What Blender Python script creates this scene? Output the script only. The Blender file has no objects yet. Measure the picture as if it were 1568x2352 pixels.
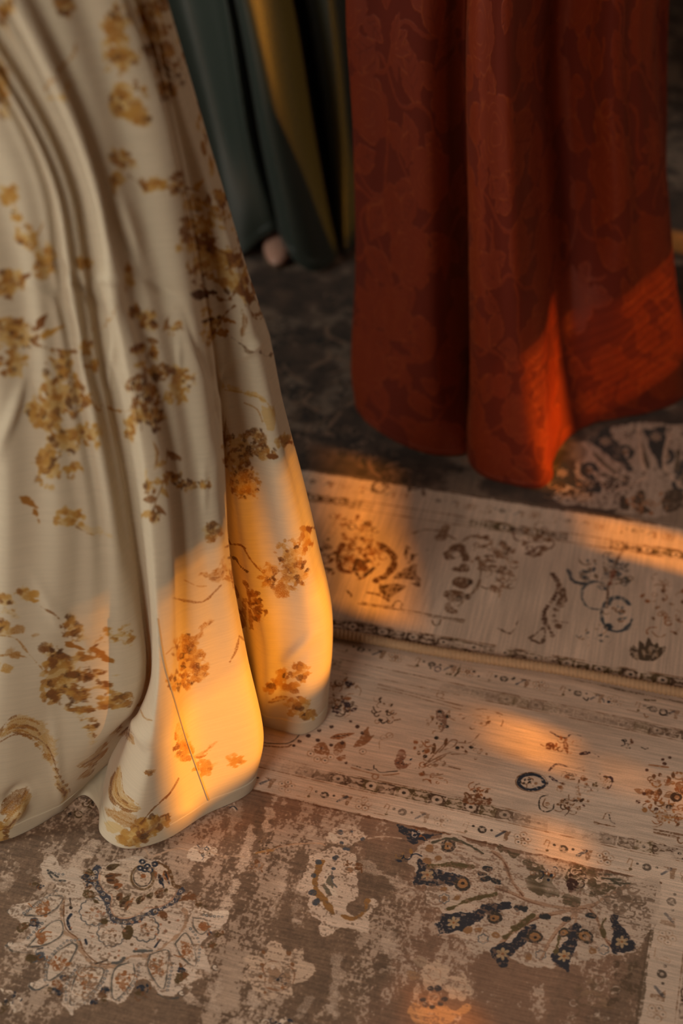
import bpy, math
import numpy as np
from mathutils import Vector

sc = bpy.context.scene
COL = sc.collection
RNG = np.random.default_rng(7)

# ------------------------------------------------------------------ camera
CAM_H, PITCH, VFOV = 1.4, math.radians(40), math.radians(38)
T = math.tan(VFOV / 2)
cam = bpy.data.cameras.new('camera')
cam.sensor_fit = 'VERTICAL'
cam.sensor_height = 36.0
cam.lens = 18.0 / T
cam.clip_start = 0.05
cam.dof.use_dof = True
cam.dof.focus_distance = 1.69
cam.dof.aperture_fstop = 2.3
camo = bpy.data.objects.new('camera', cam)
COL.objects.link(camo)
camo.location = (0, 0, CAM_H)
camo.rotation_euler = (math.pi / 2 - PITCH, 0, 0)
sc.camera = camo

# ------------------------------------------------------------------ world, sun, window light, exposure
sc.view_settings.view_transform = 'Standard'
sc.view_settings.look = 'None'
sc.view_settings.gamma = 1.0
sc.view_settings.use_curve_mapping = False
sc.view_settings.exposure = 0.0
sc.cycles.use_denoising = True
sc.cycles.max_bounces = 8
sc.cycles.sample_clamp_indirect = 4.0

world = bpy.data.worlds.new('world')
sc.world = world
world.use_nodes = True
bg = world.node_tree.nodes['Background']
bg.inputs[0].default_value = (1.0, 0.72, 0.52, 1)
bg.inputs[1].default_value = 0.055

SUN_AZ, SUN_EL = math.radians(24), math.radians(21)      # light travels towards -x, +y and down
SUN_DIR = Vector((-math.cos(SUN_EL) * math.cos(SUN_AZ), math.cos(SUN_EL) * math.sin(SUN_AZ), -math.sin(SUN_EL)))
sun = bpy.data.lights.new('sun', 'SUN')
sun.energy = 8.3
sun.color = (1.0, 0.36, 0.02)
sun.angle = math.radians(0.75)
suno = bpy.data.objects.new('sun', sun)
COL.objects.link(suno)
suno.rotation_euler = SUN_DIR.to_track_quat('-Z', 'Y').to_euler()
suno.location = (4, -1, 3)


def area_light(name, loc, target, sx, sy, energy, color, spread=180):
    l = bpy.data.lights.new(name, 'AREA')
    l.shape = 'RECTANGLE'
    l.size, l.size_y = sx, sy
    l.energy = energy
    l.color = color
    l.spread = math.radians(spread)
    o = bpy.data.objects.new(name, l)
    COL.objects.link(o)
    o.location = loc
    o.rotation_euler = (Vector(target) - Vector(loc)).to_track_quat('-Z', 'Y').to_euler()
    return o


# daylight: the wide window in front of the dresses (left, behind the viewer) and a little from the left window
area_light('window_daylight_front', (-1.50, -1.75, 1.85), (0.05, 1.5, 0.1), 1.1, 1.3, 23, (1.0, 0.91, 0.78), 120)
area_light('window_daylight_left', (-2.55, 0.9, 1.6), (-0.1, 1.9, 0.2), 0.9, 1.3, 25, (0.97, 1.0, 0.90), 140)
area_light('window_daylight_right', (2.1, 1.6, 1.6), (0.5, 1.5, 0.0), 1.4, 1.2, 5, (1.0, 0.74, 0.58), 120)  # added weak warm fill; no window stands behind it


# ------------------------------------------------------------------ helpers
def ray(px, py):
    a = (px - 784) / 1176 * T
    b = (1176 - py) / 1176 * T
    return np.array([a, math.cos(PITCH) + b * math.sin(PITCH), -math.sin(PITCH) + b * math.cos(PITCH)])


def on_plane(px, py, z=0.0):
    d = ray(px, py)
    return np.array([0, 0, CAM_H]) + d * ((CAM_H - z) / -d[2])


def project(P):
    P = np.asarray(P)
    x, y, z = P[..., 0], P[..., 1], P[..., 2] - CAM_H
    dep = y * math.cos(PITCH) - z * math.sin(PITCH)
    up = y * math.sin(PITCH) + z * math.cos(PITCH)
    return 784 + x / dep / T * 1176, 1176 - up / dep / T * 1176, dep


def tag(o, label=None, cat=None, group=None, kind=None):
    if label: o['label'] = label
    if cat: o['category'] = cat
    if group: o['group'] = group
    if kind: o['kind'] = kind
    return o


def empty(name, loc):
    o = bpy.data.objects.new(name, None)
    COL.objects.link(o)
    o.location = loc
    o.empty_display_size = 0.1
    return o


def mesh_obj(name, verts, faces, mat=None, parent=None, smooth=False, uv=None):
    """faces: (n,4) int array or list of tuples; uv: per-vertex (nv,2)."""
    me = bpy.data.meshes.new(name)
    if isinstance(faces, np.ndarray):
        v = np.asarray(verts, np.float32)
        me.vertices.add(len(v))
        me.vertices.foreach_set('co', v.ravel())
        n, k = faces.shape
        me.loops.add(n * k)
        me.loops.foreach_set('vertex_index', faces.ravel().astype(np.int32))
        me.polygons.add(n)
        me.polygons.foreach_set('loop_start', np.arange(0, n * k, k, dtype=np.int32))
        me.update(calc_edges=True)
        me.validate()
        if uv is not None:
            l = me.uv_layers.new(name='UVMap')
            l.data.foreach_set('uv', np.asarray(uv, np.float32)[faces.ravel()].ravel())
    else:
        me.from_pydata([tuple(p) for p in verts], [], faces)
        me.update()
    if smooth:
        me.polygons.foreach_set('use_smooth', np.ones(len(me.polygons), bool))
    o = bpy.data.objects.new(name, me)
    COL.objects.link(o)
    if mat: me.materials.append(mat)
    if parent:
        o.parent = parent
        o.matrix_parent_inverse = parent.matrix_basis.inverted()
    return o


def box_verts(x0, x1, y0, y1, z0, z1):
    return [(x0, y0, z0), (x1, y0, z0), (x1, y1, z0), (x0, y1, z0), (x0, y0, z1), (x1, y0, z1), (x1, y1, z1), (x0, y1, z1)]


BOX_F = [(0, 3, 2, 1), (4, 5, 6, 7), (0, 1, 5, 4), (1, 2, 6, 5), (2, 3, 7, 6), (3, 0, 4, 7)]


def boxes(name, lst, mat, parent=None):
    v, f = [], []
    for b in lst:
        k = len(v)
        v += box_verts(*b)
        f += [tuple(i + k for i in q) for q in BOX_F]
    return mesh_obj(name, v, f, mat, parent)


def grid_faces(nr, nc, wrap=False):
    r = np.arange(nr - 1)[:, None]
    c = np.arange(nc if wrap else nc - 1)[None, :]
    c2 = (c + 1) % nc
    a = r * nc + c
    b = r * nc + c2
    return np.stack([a, b, b + nc, a + nc], -1).reshape(-1, 4)


def tube(name, path, rad, mat, parent=None, seg=8, smooth=True):
    path = np.asarray(path, float)
    n = len(path)
    tan = np.gradient(path, axis=0)
    tan /= np.linalg.norm(tan, axis=1)[:, None] + 1e-12
    up = np.array([0, 0, 1.0]) if abs(tan[:, 2]).mean() < 0.8 else np.array([0, 1.0, 0])
    s = np.cross(tan, up); s /= np.linalg.norm(s, axis=1)[:, None] + 1e-12
    w = np.cross(s, tan)
    th = np.linspace(0, 2 * np.pi, seg, endpoint=False)
    R = np.broadcast_to(rad, (n, seg)) if np.ndim(rad) == 2 else np.broadcast_to(np.reshape(np.broadcast_to(rad, n), (n, 1)), (n, seg))
    V = path[:, None] + R[..., None] * (np.cos(th)[None, :, None] * s[:, None] + np.sin(th)[None, :, None] * w[:, None])
    return mesh_obj(name, V.reshape(-1, 3), grid_faces(n, seg, True), mat, parent, smooth)


def sm(pts, n=6, closed=False):
    """Catmull-Rom refinement of a polyline."""
    p = np.asarray(pts, float)
    if closed:
        q = np.vstack([p[-1:], p, p[:2]])
    else:
        q = np.vstack([2 * p[0] - p[1], p, 2 * p[-1] - p[-2]])
    t = np.linspace(0, 1, n, endpoint=False)[:, None]
    out = []
    for i in range(len(q) - 3):
        a, b, c, d = q[i:i + 4]
        out.append(0.5 * (2 * b + (c - a) * t + (2 * a - 5 * b + 4 * c - d) * t ** 2 + (3 * b - a - 3 * c + d) * t ** 3))
    r = np.vstack(out)
    return r if closed else np.vstack([r, p[-1:]])


def resize(a, H, W):
    h, w = a.shape
    y = np.linspace(0, h - 1.001, H); x = np.linspace(0, w - 1.001, W)
    yi = y.astype(int); xi = x.astype(int)
    fy = (y - yi)[:, None].astype(np.float32); fx = (x - xi)[None].astype(np.float32)
    fy = fy * fy * (3 - 2 * fy); fx = fx * fx * (3 - 2 * fx)
    r0, r1 = a[yi], a[yi + 1]
    A = r0[:, xi] * (1 - fx) + r0[:, xi + 1] * fx
    B = r1[:, xi] * (1 - fx) + r1[:, xi + 1] * fx
    return A * (1 - fy) + B * fy


def vnoise(H, W, sy, sx, octaves=3, seed=0):
    """value noise in [-1,1]; sy, sx = feature size in pixels."""
    g = np.random.default_rng(seed)
    out = np.zeros((H, W), np.float32); amp = 1.0; tot = 0
    for o in range(octaves):
        h = max(2, int(H / sy * 2 ** o) + 2); w = max(2, int(W / sx * 2 ** o) + 2)
        if h > H or w > W:
            h, w = min(h, H), min(w, W)
        out += amp * resize(g.uniform(-1, 1, (h, w)).astype(np.float32), H, W)
        tot += amp * 0.6; amp *= 0.6
    return out / tot


def sstep(a, b, x):
    t = np.clip((x - a) / (b - a), 0, 1)
    return t * t * (3 - 2 * t)


class Canvas:
    """flat print laid out in the cloth's own metric space; 8-bit picture made in memory."""
    def __init__(s, W, H, base):
        s.W, s.H = W, H
        s.rgb = np.empty((H, W, 3), np.float32)
        s.rgb[:] = np.array(base, np.float32) / 255
        s.rough = vnoise(H, W, 5, 5, 2, 11)
        s.grain = np.random.default_rng(3).uniform(-1, 1, (H, W)).astype(np.float32)
        s.wearmap = None

    def _box(s, p, m):
        x0 = max(0, int(p[:, 0].min() - m)); x1 = min(s.W, int(p[:, 0].max() + m) + 2)
        y0 = max(0, int(p[:, 1].min() - m)); y1 = min(s.H, int(p[:, 1].max() + m) + 2)
        return x0, x1, y0, y1

    def _apply(s, d, sl, color, alpha, rough, soft, wear, stip):
        d = d + rough * s.rough[sl]
        a = np.clip(0.5 - d / soft, 0, 1) * alpha
        if wear is not None and s.wearmap is not None:
            a = a * sstep(wear - 0.18, wear + 0.18, s.wearmap[sl])
        if stip:
            a = np.clip(a * (1 + stip * s.grain[sl] + 0.6 * stip * s.rough[sl]), 0, 1)
        s.rgb[sl] = s.rgb[sl] * (1 - a[..., None]) + (np.array(color, np.float32) / 255) * a[..., None]

    def fill(s, pts, color, alpha=1.0, rough=1.0, soft=1.2, wear=None, stip=0):
        p = np.asarray(pts, np.float32)
        m = soft + rough * 2 + 1
        x0, x1, y0, y1 = s._box(p, m)
        if x1 <= x0 or y1 <= y0: return
        X = np.arange(x0, x1, dtype=np.float32)[None] + 0.5; Y = np.arange(y0, y1, dtype=np.float32)[:, None] + 0.5
        d2 = np.full((y1 - y0, x1 - x0), 1e12, np.float32); ins = np.zeros_like(d2, bool)
        n = len(p)
        for i in range(n):
            ax, ay = p[i]; bx, by = p[(i + 1) % n]
            ex, ey = bx - ax, by - ay
            L = ex * ex + ey * ey + 1e-9
            t = np.clip(((X - ax) * ex + (Y - ay) * ey) / L, 0, 1)
            d2 = np.minimum(d2, (X - ax - t * ex) ** 2 + (Y - ay - t * ey) ** 2)
            if ay != by:
                c = ((ay > Y) != (by > Y)) & (X < ex * (Y - ay) / (by - ay) + ax)
                ins ^= c
        d = np.sqrt(d2); d[ins] *= -1
        s._apply(d, (slice(y0, y1), slice(x0, x1)), color, alpha, rough, soft, wear, stip)

    def stroke(s, pts, w, color, alpha=1.0, rough=0.6, soft=1.2, wear=None, stip=0):
        p = np.asarray(pts, np.float32)
        w = np.broadcast_to(w, len(p))
        m = float(w.max()) / 2 + soft + rough * 2 + 1
        x0, x1, y0, y1 = s._box(p, m)
        if x1 <= x0 or y1 <= y0: return
        X = np.arange(x0, x1, dtype=np.float32)[None] + 0.5; Y = np.arange(y0, y1, dtype=np.float32)[:, None] + 0.5
        D = np.full((y1 - y0, x1 - x0), 1e6, np.float32)
        for i in range(len(p) - 1):
            ax, ay = p[i]; bx, by = p[i + 1]
            q0 = max(0, int(min(ax, bx) - m) - x0); q1 = min(x1 - x0, int(max(ax, bx) + m) + 2 - x0)
            r0 = max(0, int(min(ay, by) - m) - y0); r1 = min(y1 - y0, int(max(ay, by) + m) + 2 - y0)
            if q1 <= q0 or r1 <= r0: continue
            Xs, Ys = X[:, q0:q1], Y[r0:r1]
            ex, ey = bx - ax, by - ay
            t = np.clip(((Xs - ax) * ex + (Ys - ay) * ey) / (ex * ex + ey * ey + 1e-9), 0, 1)
            d = np.sqrt((Xs - ax - t * ex) ** 2 + (Ys - ay - t * ey) ** 2) - (w[i] + (w[i + 1] - w[i]) * t) / 2
            D[r0:r1, q0:q1] = np.minimum(D[r0:r1, q0:q1], d)
        s._apply(D, (slice(y0, y1), slice(x0, x1)), color, alpha, rough, soft, wear, stip)

    def disc(s, c, r, color, **k):
        if r < 4:
            s.stroke([c, (c[0] + .01, c[1])], 2 * r, color, **k)
        else:
            th = np.linspace(0, 2 * np.pi, 14, endpoint=False)
            s.fill(np.c_[c[0] + r * np.cos(th), c[1] + r * np.sin(th)], color, **k)

    def image(s, name):
        im = bpy.data.images.new(name, s.W, s.H)
        px = np.ones((s.H, s.W, 4), np.float32)
        px[..., :3] = np.clip(s.rgb, 0, 1)
        im.pixels.foreach_set(px.ravel())
        im.update()
        im.pack()
        return im


# ------------------------------------------------------------------ materials
def new_mat(name):
    m = bpy.data.materials.new(name)
    m.use_nodes = True
    nt = m.node_tree
    return m, nt, nt.nodes['Principled BSDF']


def plain_mat(name, color, rough=0.8, noise=0.08, scale=40, bump=0.0, bscale=300):
    m, nt, b = new_mat(name)
    N, L = nt.nodes, nt.links
    tc = N.new('ShaderNodeTexCoord')
    nz = N.new('ShaderNodeTexNoise'); nz.inputs['Scale'].default_value = scale
    L.new(tc.outputs['Object'], nz.inputs['Vector'])
    mx = N.new('ShaderNodeMix'); mx.data_type = 'RGBA'
    mx.inputs[6].default_value = tuple(c * (1 - noise) for c in color) + (1,)
    mx.inputs[7].default_value = tuple(min(1, c * (1 + noise)) for c in color) + (1,)
    L.new(nz.outputs['Fac'], mx.inputs[0])
    L.new(mx.outputs[2], b.inputs['Base Color'])
    b.inputs['Roughness'].default_value = rough
    if bump:
        n2 = N.new('ShaderNodeTexNoise'); n2.inputs['Scale'].default_value = bscale
        L.new(tc.outputs['Object'], n2.inputs['Vector'])
        bp = N.new('ShaderNodeBump'); bp.inputs['Strength'].default_value = bump; bp.inputs['Distance'].default_value = 0.001
        L.new(n2.outputs['Fac'], bp.inputs['Height']); L.new(bp.outputs['Normal'], b.inputs['Normal'])
    return m


def weave_nodes(nt, su, sv, strength, dist=0.0006):
    """thread relief from two wave textures over the UVs; returns the bump node."""
    N, L = nt.nodes, nt.links
    uv = N.new('ShaderNodeUVMap')
    outs = []
    for ax, s in (('X', su), ('Y', sv)):
        w = N.new('ShaderNodeTexWave'); w.bands_direction = ax; w.wave_type = 'BANDS'
        w.inputs['Scale'].default_value = s; w.inputs['Distortion'].default_value = 1.5; w.inputs['Detail'].default_value = 2.0
        L.new(uv.outputs[0], w.inputs['Vector']); outs.append(w.outputs['Fac'])
    ad = N.new('ShaderNodeMath'); ad.operation = 'ADD'
    L.new(outs[0], ad.inputs[0]); L.new(outs[1], ad.inputs[1])
    bp = N.new('ShaderNodeBump'); bp.inputs['Strength'].default_value = strength; bp.inputs['Distance'].default_value = dist
    L.new(ad.outputs[0], bp.inputs['Height'])
    return bp, uv


def cloth_mat(name, image=None, color=None, rough=0.7, translucent=0.2, sheen=0.2, spec=0.3, weave=None, trans_tint=(1, 1, 1)):
    m, nt, b = new_mat(name)
    N, L = nt.nodes, nt.links
    out = N['Material Output']
    if image is not None:
        ti = N.new('ShaderNodeTexImage'); ti.image = image; ti.interpolation = 'Cubic'; ti.extension = 'EXTEND'
        src = ti.outputs['Color']
    else:
        tc = N.new('ShaderNodeTexCoord'); nz = N.new('ShaderNodeTexNoise'); nz.inputs['Scale'].default_value = 6
        L.new(tc.outputs['Object'], nz.inputs['Vector'])
        mx = N.new('ShaderNodeMix'); mx.data_type = 'RGBA'
        mx.inputs[6].default_value = tuple(c * .93 for c in color) + (1,); mx.inputs[7].default_value = tuple(c * 1.05 for c in color) + (1,)
        L.new(nz.outputs['Fac'], mx.inputs[0]); src = mx.outputs[2]
    L.new(src, b.inputs['Base Color'])
    b.inputs['Roughness'].default_value = rough
    b.inputs['Specular IOR Level'].default_value = spec
    b.inputs['Sheen Weight'].default_value = sheen
    b.inputs['Sheen Roughness'].default_value = 0.5
    tr = N.new('ShaderNodeBsdfTranslucent')
    tm = N.new('ShaderNodeMix'); tm.data_type = 'RGBA'; tm.blend_type = 'MULTIPLY'; tm.inputs[0].default_value = 1
    L.new(src, tm.inputs[6]); tm.inputs[7].default_value = trans_tint + (1,)
    L.new(tm.outputs[2], tr.inputs['Color'])
    ms = N.new('ShaderNodeMixShader'); ms.inputs[0].default_value = translucent
    L.new(b.outputs[0], ms.inputs[1]); L.new(tr.outputs[0], ms.inputs[2]); L.new(ms.outputs[0], out.inputs['Surface'])
    if weave:
        bp, uv = weave_nodes(nt, *weave)
        L.new(bp.outputs['Normal'], b.inputs['Normal']); L.new(bp.outputs['Normal'], tr.inputs['Normal'])
    return m, nt, b


# ------------------------------------------------------------------ room shell
M_wall = plain_mat('wall_plaster', (0.30, 0.24, 0.19), 0.9, 0.1, 8, 0.3, 120)
M_floor = plain_mat('dark_floorboards', (0.07, 0.045, 0.03), 0.6, 0.3, 12)
M_white = plain_mat('painted_wood', (0.55, 0.5, 0.44), 0.5)
X0, X1, Y0, Y1, ZC = -2.6, 2.2, -2.2, 5.2, 2.6
WT = 0.12
tag(boxes('floor', [(X0 - WT, X1 + WT, Y0, Y1 + WT, -0.1, 0.0)], M_floor), kind='structure')
tag(boxes('ceiling', [(X0 - WT, X1 + WT, Y0, Y1 + WT, ZC, ZC + 0.1)], M_wall), kind='structure')
tag(boxes('wall_back', [(X0 - WT, X1 + WT, Y1, Y1 + WT, 0, ZC)], M_wall), kind='structure')
# left wall with the tall window the daylight comes through
LW = (-0.5, 0.9, 0.75, 2.4)
tag(boxes('wall_left', [(X0 - WT, X0, Y0, LW[0], 0, ZC), (X0 - WT, X0, LW[1], Y1, 0, ZC),
                        (X0 - WT, X0, LW[0], LW[1], 0, LW[2]), (X0 - WT, X0, LW[0], LW[1], LW[3], ZC)], M_wall), kind='structure')
for nm, xx0, xx1 in (('baseboard_left', X0, X0 + .015),):
    tag(boxes(nm, [(xx0, xx1, Y0, Y1, 0, .1)], M_white), kind='structure')
tag(boxes('baseboard_back', [(X0 + .015, X1, Y1 - .015, Y1, 0, .1)], M_white), kind='structure')

# right wall: unseen openings, made up and shaped so each sunbeam lands as a patch
def wall_hit(P):
    t = (X1 - P[0]) / -SUN_DIR.x
    return P[1] - SUN_DIR.y * t, P[2] - SUN_DIR.z * t


OPEN = []          # (y0, y1, z0, z1) of each made-up beam opening
SLATS = []         # slats added to weaken the beam of an opening: (share of the opening from the top, covered share)
def opening(P, dy0, dy1, dz0, dz1, slats=None):
    """opening whose sunbeam lands at P, reaching dy0..dy1 along the wall and dz0..dz1 in height around it."""
    y, z = wall_hit(P)
    OPEN.append((y + dy0, y + dy1, z + dz0, z + dz1)); SLATS.append(slats)


opening((-0.06, 1.18, 0.072), -0.165, 0.115, 0.0, 0.36, (.6, .75))          # on the cream skirt
opening((0.05, 1.58, 0.02), -0.16, 0.20, -0.02, 0.024)                     # strip of rug beside the cream hem
opening((0.36, 1.84, 0.015), -0.165, 0.0, 0.0, 0.27, (.6, .7))            # fold of the rust hem
opening((0.45, 1.93, 0.03), -0.115, 0.10, 0.01, 0.23, (1.0, .75))             # recess of the rust hem
opening(tuple(on_plane(1530, 1250, .02)), -0.05, 0.045, -0.04, 0.04)
opening(tuple(on_plane(1240, 1715, .01)), -0.035, 0.04, -0.05, 0.035, (.4, .4))
opening(tuple(on_plane(1300, 1930, .01)), -0.05, 0.025, -0.010, 0.014)
opening(tuple(on_plane(1552, 1835, .01)), -0.03, 0.04, -0.02, 0.025)
opening(tuple(on_plane(1040, 2345, .01)), -0.03, 0.03, -0.012, 0.016)
opening((0.0, 2.36, 0.03), -0.045, 0.15, 0.0, 0.8, (1.0, .7))                 # green skirt
opening(tuple(on_plane(1552, 560, .01)), -0.04, 0.05, -0.02, 0.06)
ys = sorted({Y0, Y1} | {o[0] for o in OPEN} | {o[1] for o in OPEN})
zs = sorted({0.0, ZC} | {o[2] for o in OPEN} | {o[3] for o in OPEN})
cells = []
for i in range(len(ys) - 1):
    run = None
    for j in range(len(zs) - 1):
        yc, zc = (ys[i] + ys[i + 1]) / 2, (zs[j] + zs[j + 1]) / 2
        hole = any(o[0] < yc < o[1] and o[2] < zc < o[3] for o in OPEN)
        if not hole:
            run = [zs[j], zs[j + 1]] if run is None else [run[0], zs[j + 1]]
        if (hole or j == len(zs) - 2) and run:
            cells.append((X1, X1 + 0.012, ys[i], ys[i + 1], run[0], run[1])); run = None
tag(boxes('wall_right', cells, M_wall), kind='structure')
for k, (a, b_, c, d) in enumerate(OPEN):  # frames round the added beam openings
    f = 0.02
    wn = tag(boxes('window_%d' % (k + 1), [(X1 - .012, X1, a - f, a, c - f, d + f), (X1 - .012, X1, b_, b_ + f, c - f, d + f),
                                      (X1 - .012, X1, a, b_, c - f, c), (X1 - .012, X1, a, b_, d, d + f)], M_white), kind='structure')
    if SLATS[k]:
        share, cover = SLATS[k]; pitch = .018
        for q in range(int((d - c) * share / pitch)):
            z = d - (q + .5) * pitch
            h = pitch * cover / 2 * (1 if share == 1 else 1 - .8 * (q + .5) * pitch / ((d - c) * share))
            boxes('slat', [(X1 + .004, X1 + .006, a, b_, z - h, z + h)], M_white, wn)  # added strip that dims part of the sunbeam
tag(boxes('baseboard_right', [(X1 - .015, X1, Y0, Y1 - .015, 0, .1)], M_white), kind='structure')


# ------------------------------------------------------------------ printed rugs
class Pen:
    """draws on a canvas through a map from picture pixels to canvas pixels (the print's own plane)."""
    def __init__(s, cv, fn):
        s.cv, s.fn, s.ribbon = cv, fn, False
        s.g = np.random.default_rng(5)
    def m(s, pts):
        r = [s.fn(*p) for p in pts]
        return np.array([q for q in r if q is not None], float).reshape(-1, 2)
    def k(s, p):
        a, b, c = s.fn(p[0], p[1]), s.fn(p[0] + 6, p[1]), s.fn(p[0], p[1] + 6)
        if a is None or b is None or c is None: return 1.0
        k = math.sqrt(math.hypot(b[0] - a[0], b[1] - a[1]) * math.hypot(c[0] - a[0], c[1] - a[1])) / 6
        return float(np.clip(k, .2, 4))
    def fill(s, pts, col, smooth=3, **kw):
        q = sm(pts, smooth, True) if smooth else np.array(pts, float)
        q = s.m(q)
        if len(q) > 2: s.cv.fill(q, col, **kw)
    def line(s, pts, w, col, smooth=5, **kw):
        q = sm(pts, smooth) if smooth and len(pts) > 2 else np.array(pts, float)
        q = s.m(q)
        if len(q) < 2: return
        if s.ribbon:                                  # on draped cloth the mark keeps its width as drawn
            r = sm(pts, smooth) if smooth and len(pts) > 2 else np.array(pts, float)
            n = np.gradient(r, axis=0); n = np.c_[-n[:, 1], n[:, 0]] / (np.linalg.norm(n, axis=1)[:, None] + 1e-9) * w / 2
            for i in range(len(r) - 1):
                c = s.m([r[i] + n[i], r[i + 1] + n[i + 1], r[i + 1] - n[i + 1], r[i] - n[i]])
                if len(c) == 4: s.cv.fill(c, col, **kw)
        else: s.cv.stroke(q, w * s.k(pts[len(pts) // 2]), col, **kw)
    def dot(s, p, r, col, sq=0.8, rot=0.0, **kw):
        th = np.linspace(0, 2 * np.pi, 10, endpoint=False)
        x, y = r * np.cos(th), r * sq * np.sin(th)
        c, d = math.cos(rot), math.sin(rot)
        s.fill(np.c_[p[0] + x * c - y * d, p[1] + x * d + y * c], col, smooth=0, **kw)
    def ring(s, p, r, w, col, sq=0.8, gap=0.0, **kw):
        th = np.linspace(0.3, 2 * np.pi * (1 - gap) + 0.3, 18)
        s.line(np.c_[p[0] + r * np.cos(th), p[1] + r * sq * np.sin(th)], w, col, smooth=0, **kw)
    def chain(s, pts, r, gap, col, hole, **kw):
        q = sm(pts, 10); L = np.r_[0, np.cumsum(np.linalg.norm(np.diff(q, axis=0), axis=1))]
        for t in np.arange(gap / 2, L[-1], gap):
            p = (np.interp(t, L, q[:, 0]), np.interp(t, L, q[:, 1]))
            s.dot(p, r, col, .85, **kw)
            if hole is not None: s.dot(p, r * .45, hole, .85, rough=.2)
    def scallop(s, p, r, n, amp, w, col, sq=.85, fillc=None, **kw):
        th = np.linspace(0, 2 * np.pi, n * 8 + 1)
        R = r * (1 + amp * np.abs(np.sin(n * th / 2)) - amp / 2)
        q = np.c_[p[0] + R * np.cos(th), p[1] + sq * R * np.sin(th)]
        if fillc is not None: s.fill(q, fillc, smooth=0)
        if w: s.line(q, w, col, smooth=0, **kw)
    def leaf(s, a, b, w, col, **kw):
        a = np.array(a, float); b = np.array(b, float); e = b - a; n = np.array([-e[1], e[0]]); n /= np.linalg.norm(n) + 1e-9
        s.fill([a, a + .3 * e + n * w, a + .65 * e + n * w * .8, b, a + .65 * e - n * w * .8, a + .3 * e - n * w], col, smooth=3, **kw)
    def spray(s, c, rx, ry, n, cols, size, seed, jag=True, **kw):
        """a worn cluster of broken leaves, dots and short lines."""
        g = np.random.default_rng(seed)
        for _ in range(n):
            r = math.sqrt(g.uniform(0, 1)); th = g.uniform(0, 6.283)
            p = (c[0] + rx * r * math.cos(th), c[1] + ry * r * math.sin(th))
            col = cols[g.integers(len(cols))]; k = g.uniform(.5, 1.3) * size; t = g.integers(4)
            if t == 0: s.dot(p, k * .6, col, g.uniform(.5, 1), g.uniform(0, 3), **kw)
            elif t == 1:
                a = g.uniform(0, 6.283); s.leaf(p, (p[0] + 2.2 * k * math.cos(a), p[1] + 1.6 * k * math.sin(a)), k * .5, col, **kw)
            elif t == 2:
                a = g.uniform(0, 6.283); q = [(p[0] + k * i * math.cos(a + .5 * i), p[1] + k * i * .8 * math.sin(a + .5 * i)) for i in range(4)]
                s.line(q, k * .28, col, **kw)
            else: s.ring(p, k * .9, k * .3, col, gap=g.uniform(0, .6), **kw)


NAVY, INK = (38, 42, 54), (46, 36, 28)
BRN, DBRN, OLV, TAN, RUSTY = (112, 72, 42), (70, 46, 28), (84, 64, 36), (158, 116, 84), (150, 92, 52)
LITE, WHITE = (210, 183, 162), (218, 196, 176)
FIELD = (122, 97, 78)


def off(x0, y0, s):
    return lambda *pts: [(x0 + p[0] / s, y0 + p[1] / s) for p in pts]


def guard_band(cv, P, u0, u1, v0, v1, seed, faded=.45):
    """dark band of octagons and hourglasses, worn away in places. P maps metres to canvas pixels."""
    g = np.random.default_rng(seed)
    h = v1 - v0; vc = (v0 + v1) / 2; step = h * 1.35
    n = int((u1 - u0) / step); vis = np.interp(np.arange(n), np.arange(0, n + 6, 5), g.uniform(0, 1, len(np.arange(0, n + 6, 5))))
    def Q(*p): return [P(*q) for q in p]
    cv.stroke(Q((u0, v1 + h * .16), (u1, v1 + h * .16)), 1.6, BRN, alpha=.75, rough=1, wear=.35)
    cv.stroke(Q((u0, v0 - h * .16), (u1, v0 - h * .16)), 1.6, BRN, alpha=.75, rough=1, wear=.35)
    for i in range(n):
        a = u0 + i * step; c = a + step / 2; al = float(sstep(faded - .3, faded + .12, vis[i])) * .92
        if al < .05: continue
        dk = DBRN if g.uniform() < .7 else OLV
        cv.fill(Q((a, v0), (a + step, v0), (a + step, v1), (a, v1)), dk, alpha=al, rough=2.5, wear=.2)
        if i % 2 == 0:
            th = np.arange(8) * math.pi / 4 + .39
            cv.fill([P(c + h * .46 * math.cos(t), vc + h * .42 * math.sin(t)) for t in th], LITE, alpha=al, rough=1.2)
            cv.disc(P(c, vc), max(1.5, h * .15 * cv.ppm), INK, alpha=al)
        else:
            d = h * .5
            cv.fill(Q((c - d, v0 + h * .1), (c + d, v0 + h * .1), (c + h * .12, vc), (c + d, v1 - h * .1), (c - d, v1 - h * .1), (c - h * .12, vc)), LITE, alpha=al * .9, rough=1.5)
            cv.fill(Q((c - h * .2, vc - h * .16), (c + h * .25, vc - h * .1), (c + h * .1, vc + h * .2)), dk, alpha=al * .8, rough=1)


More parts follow.
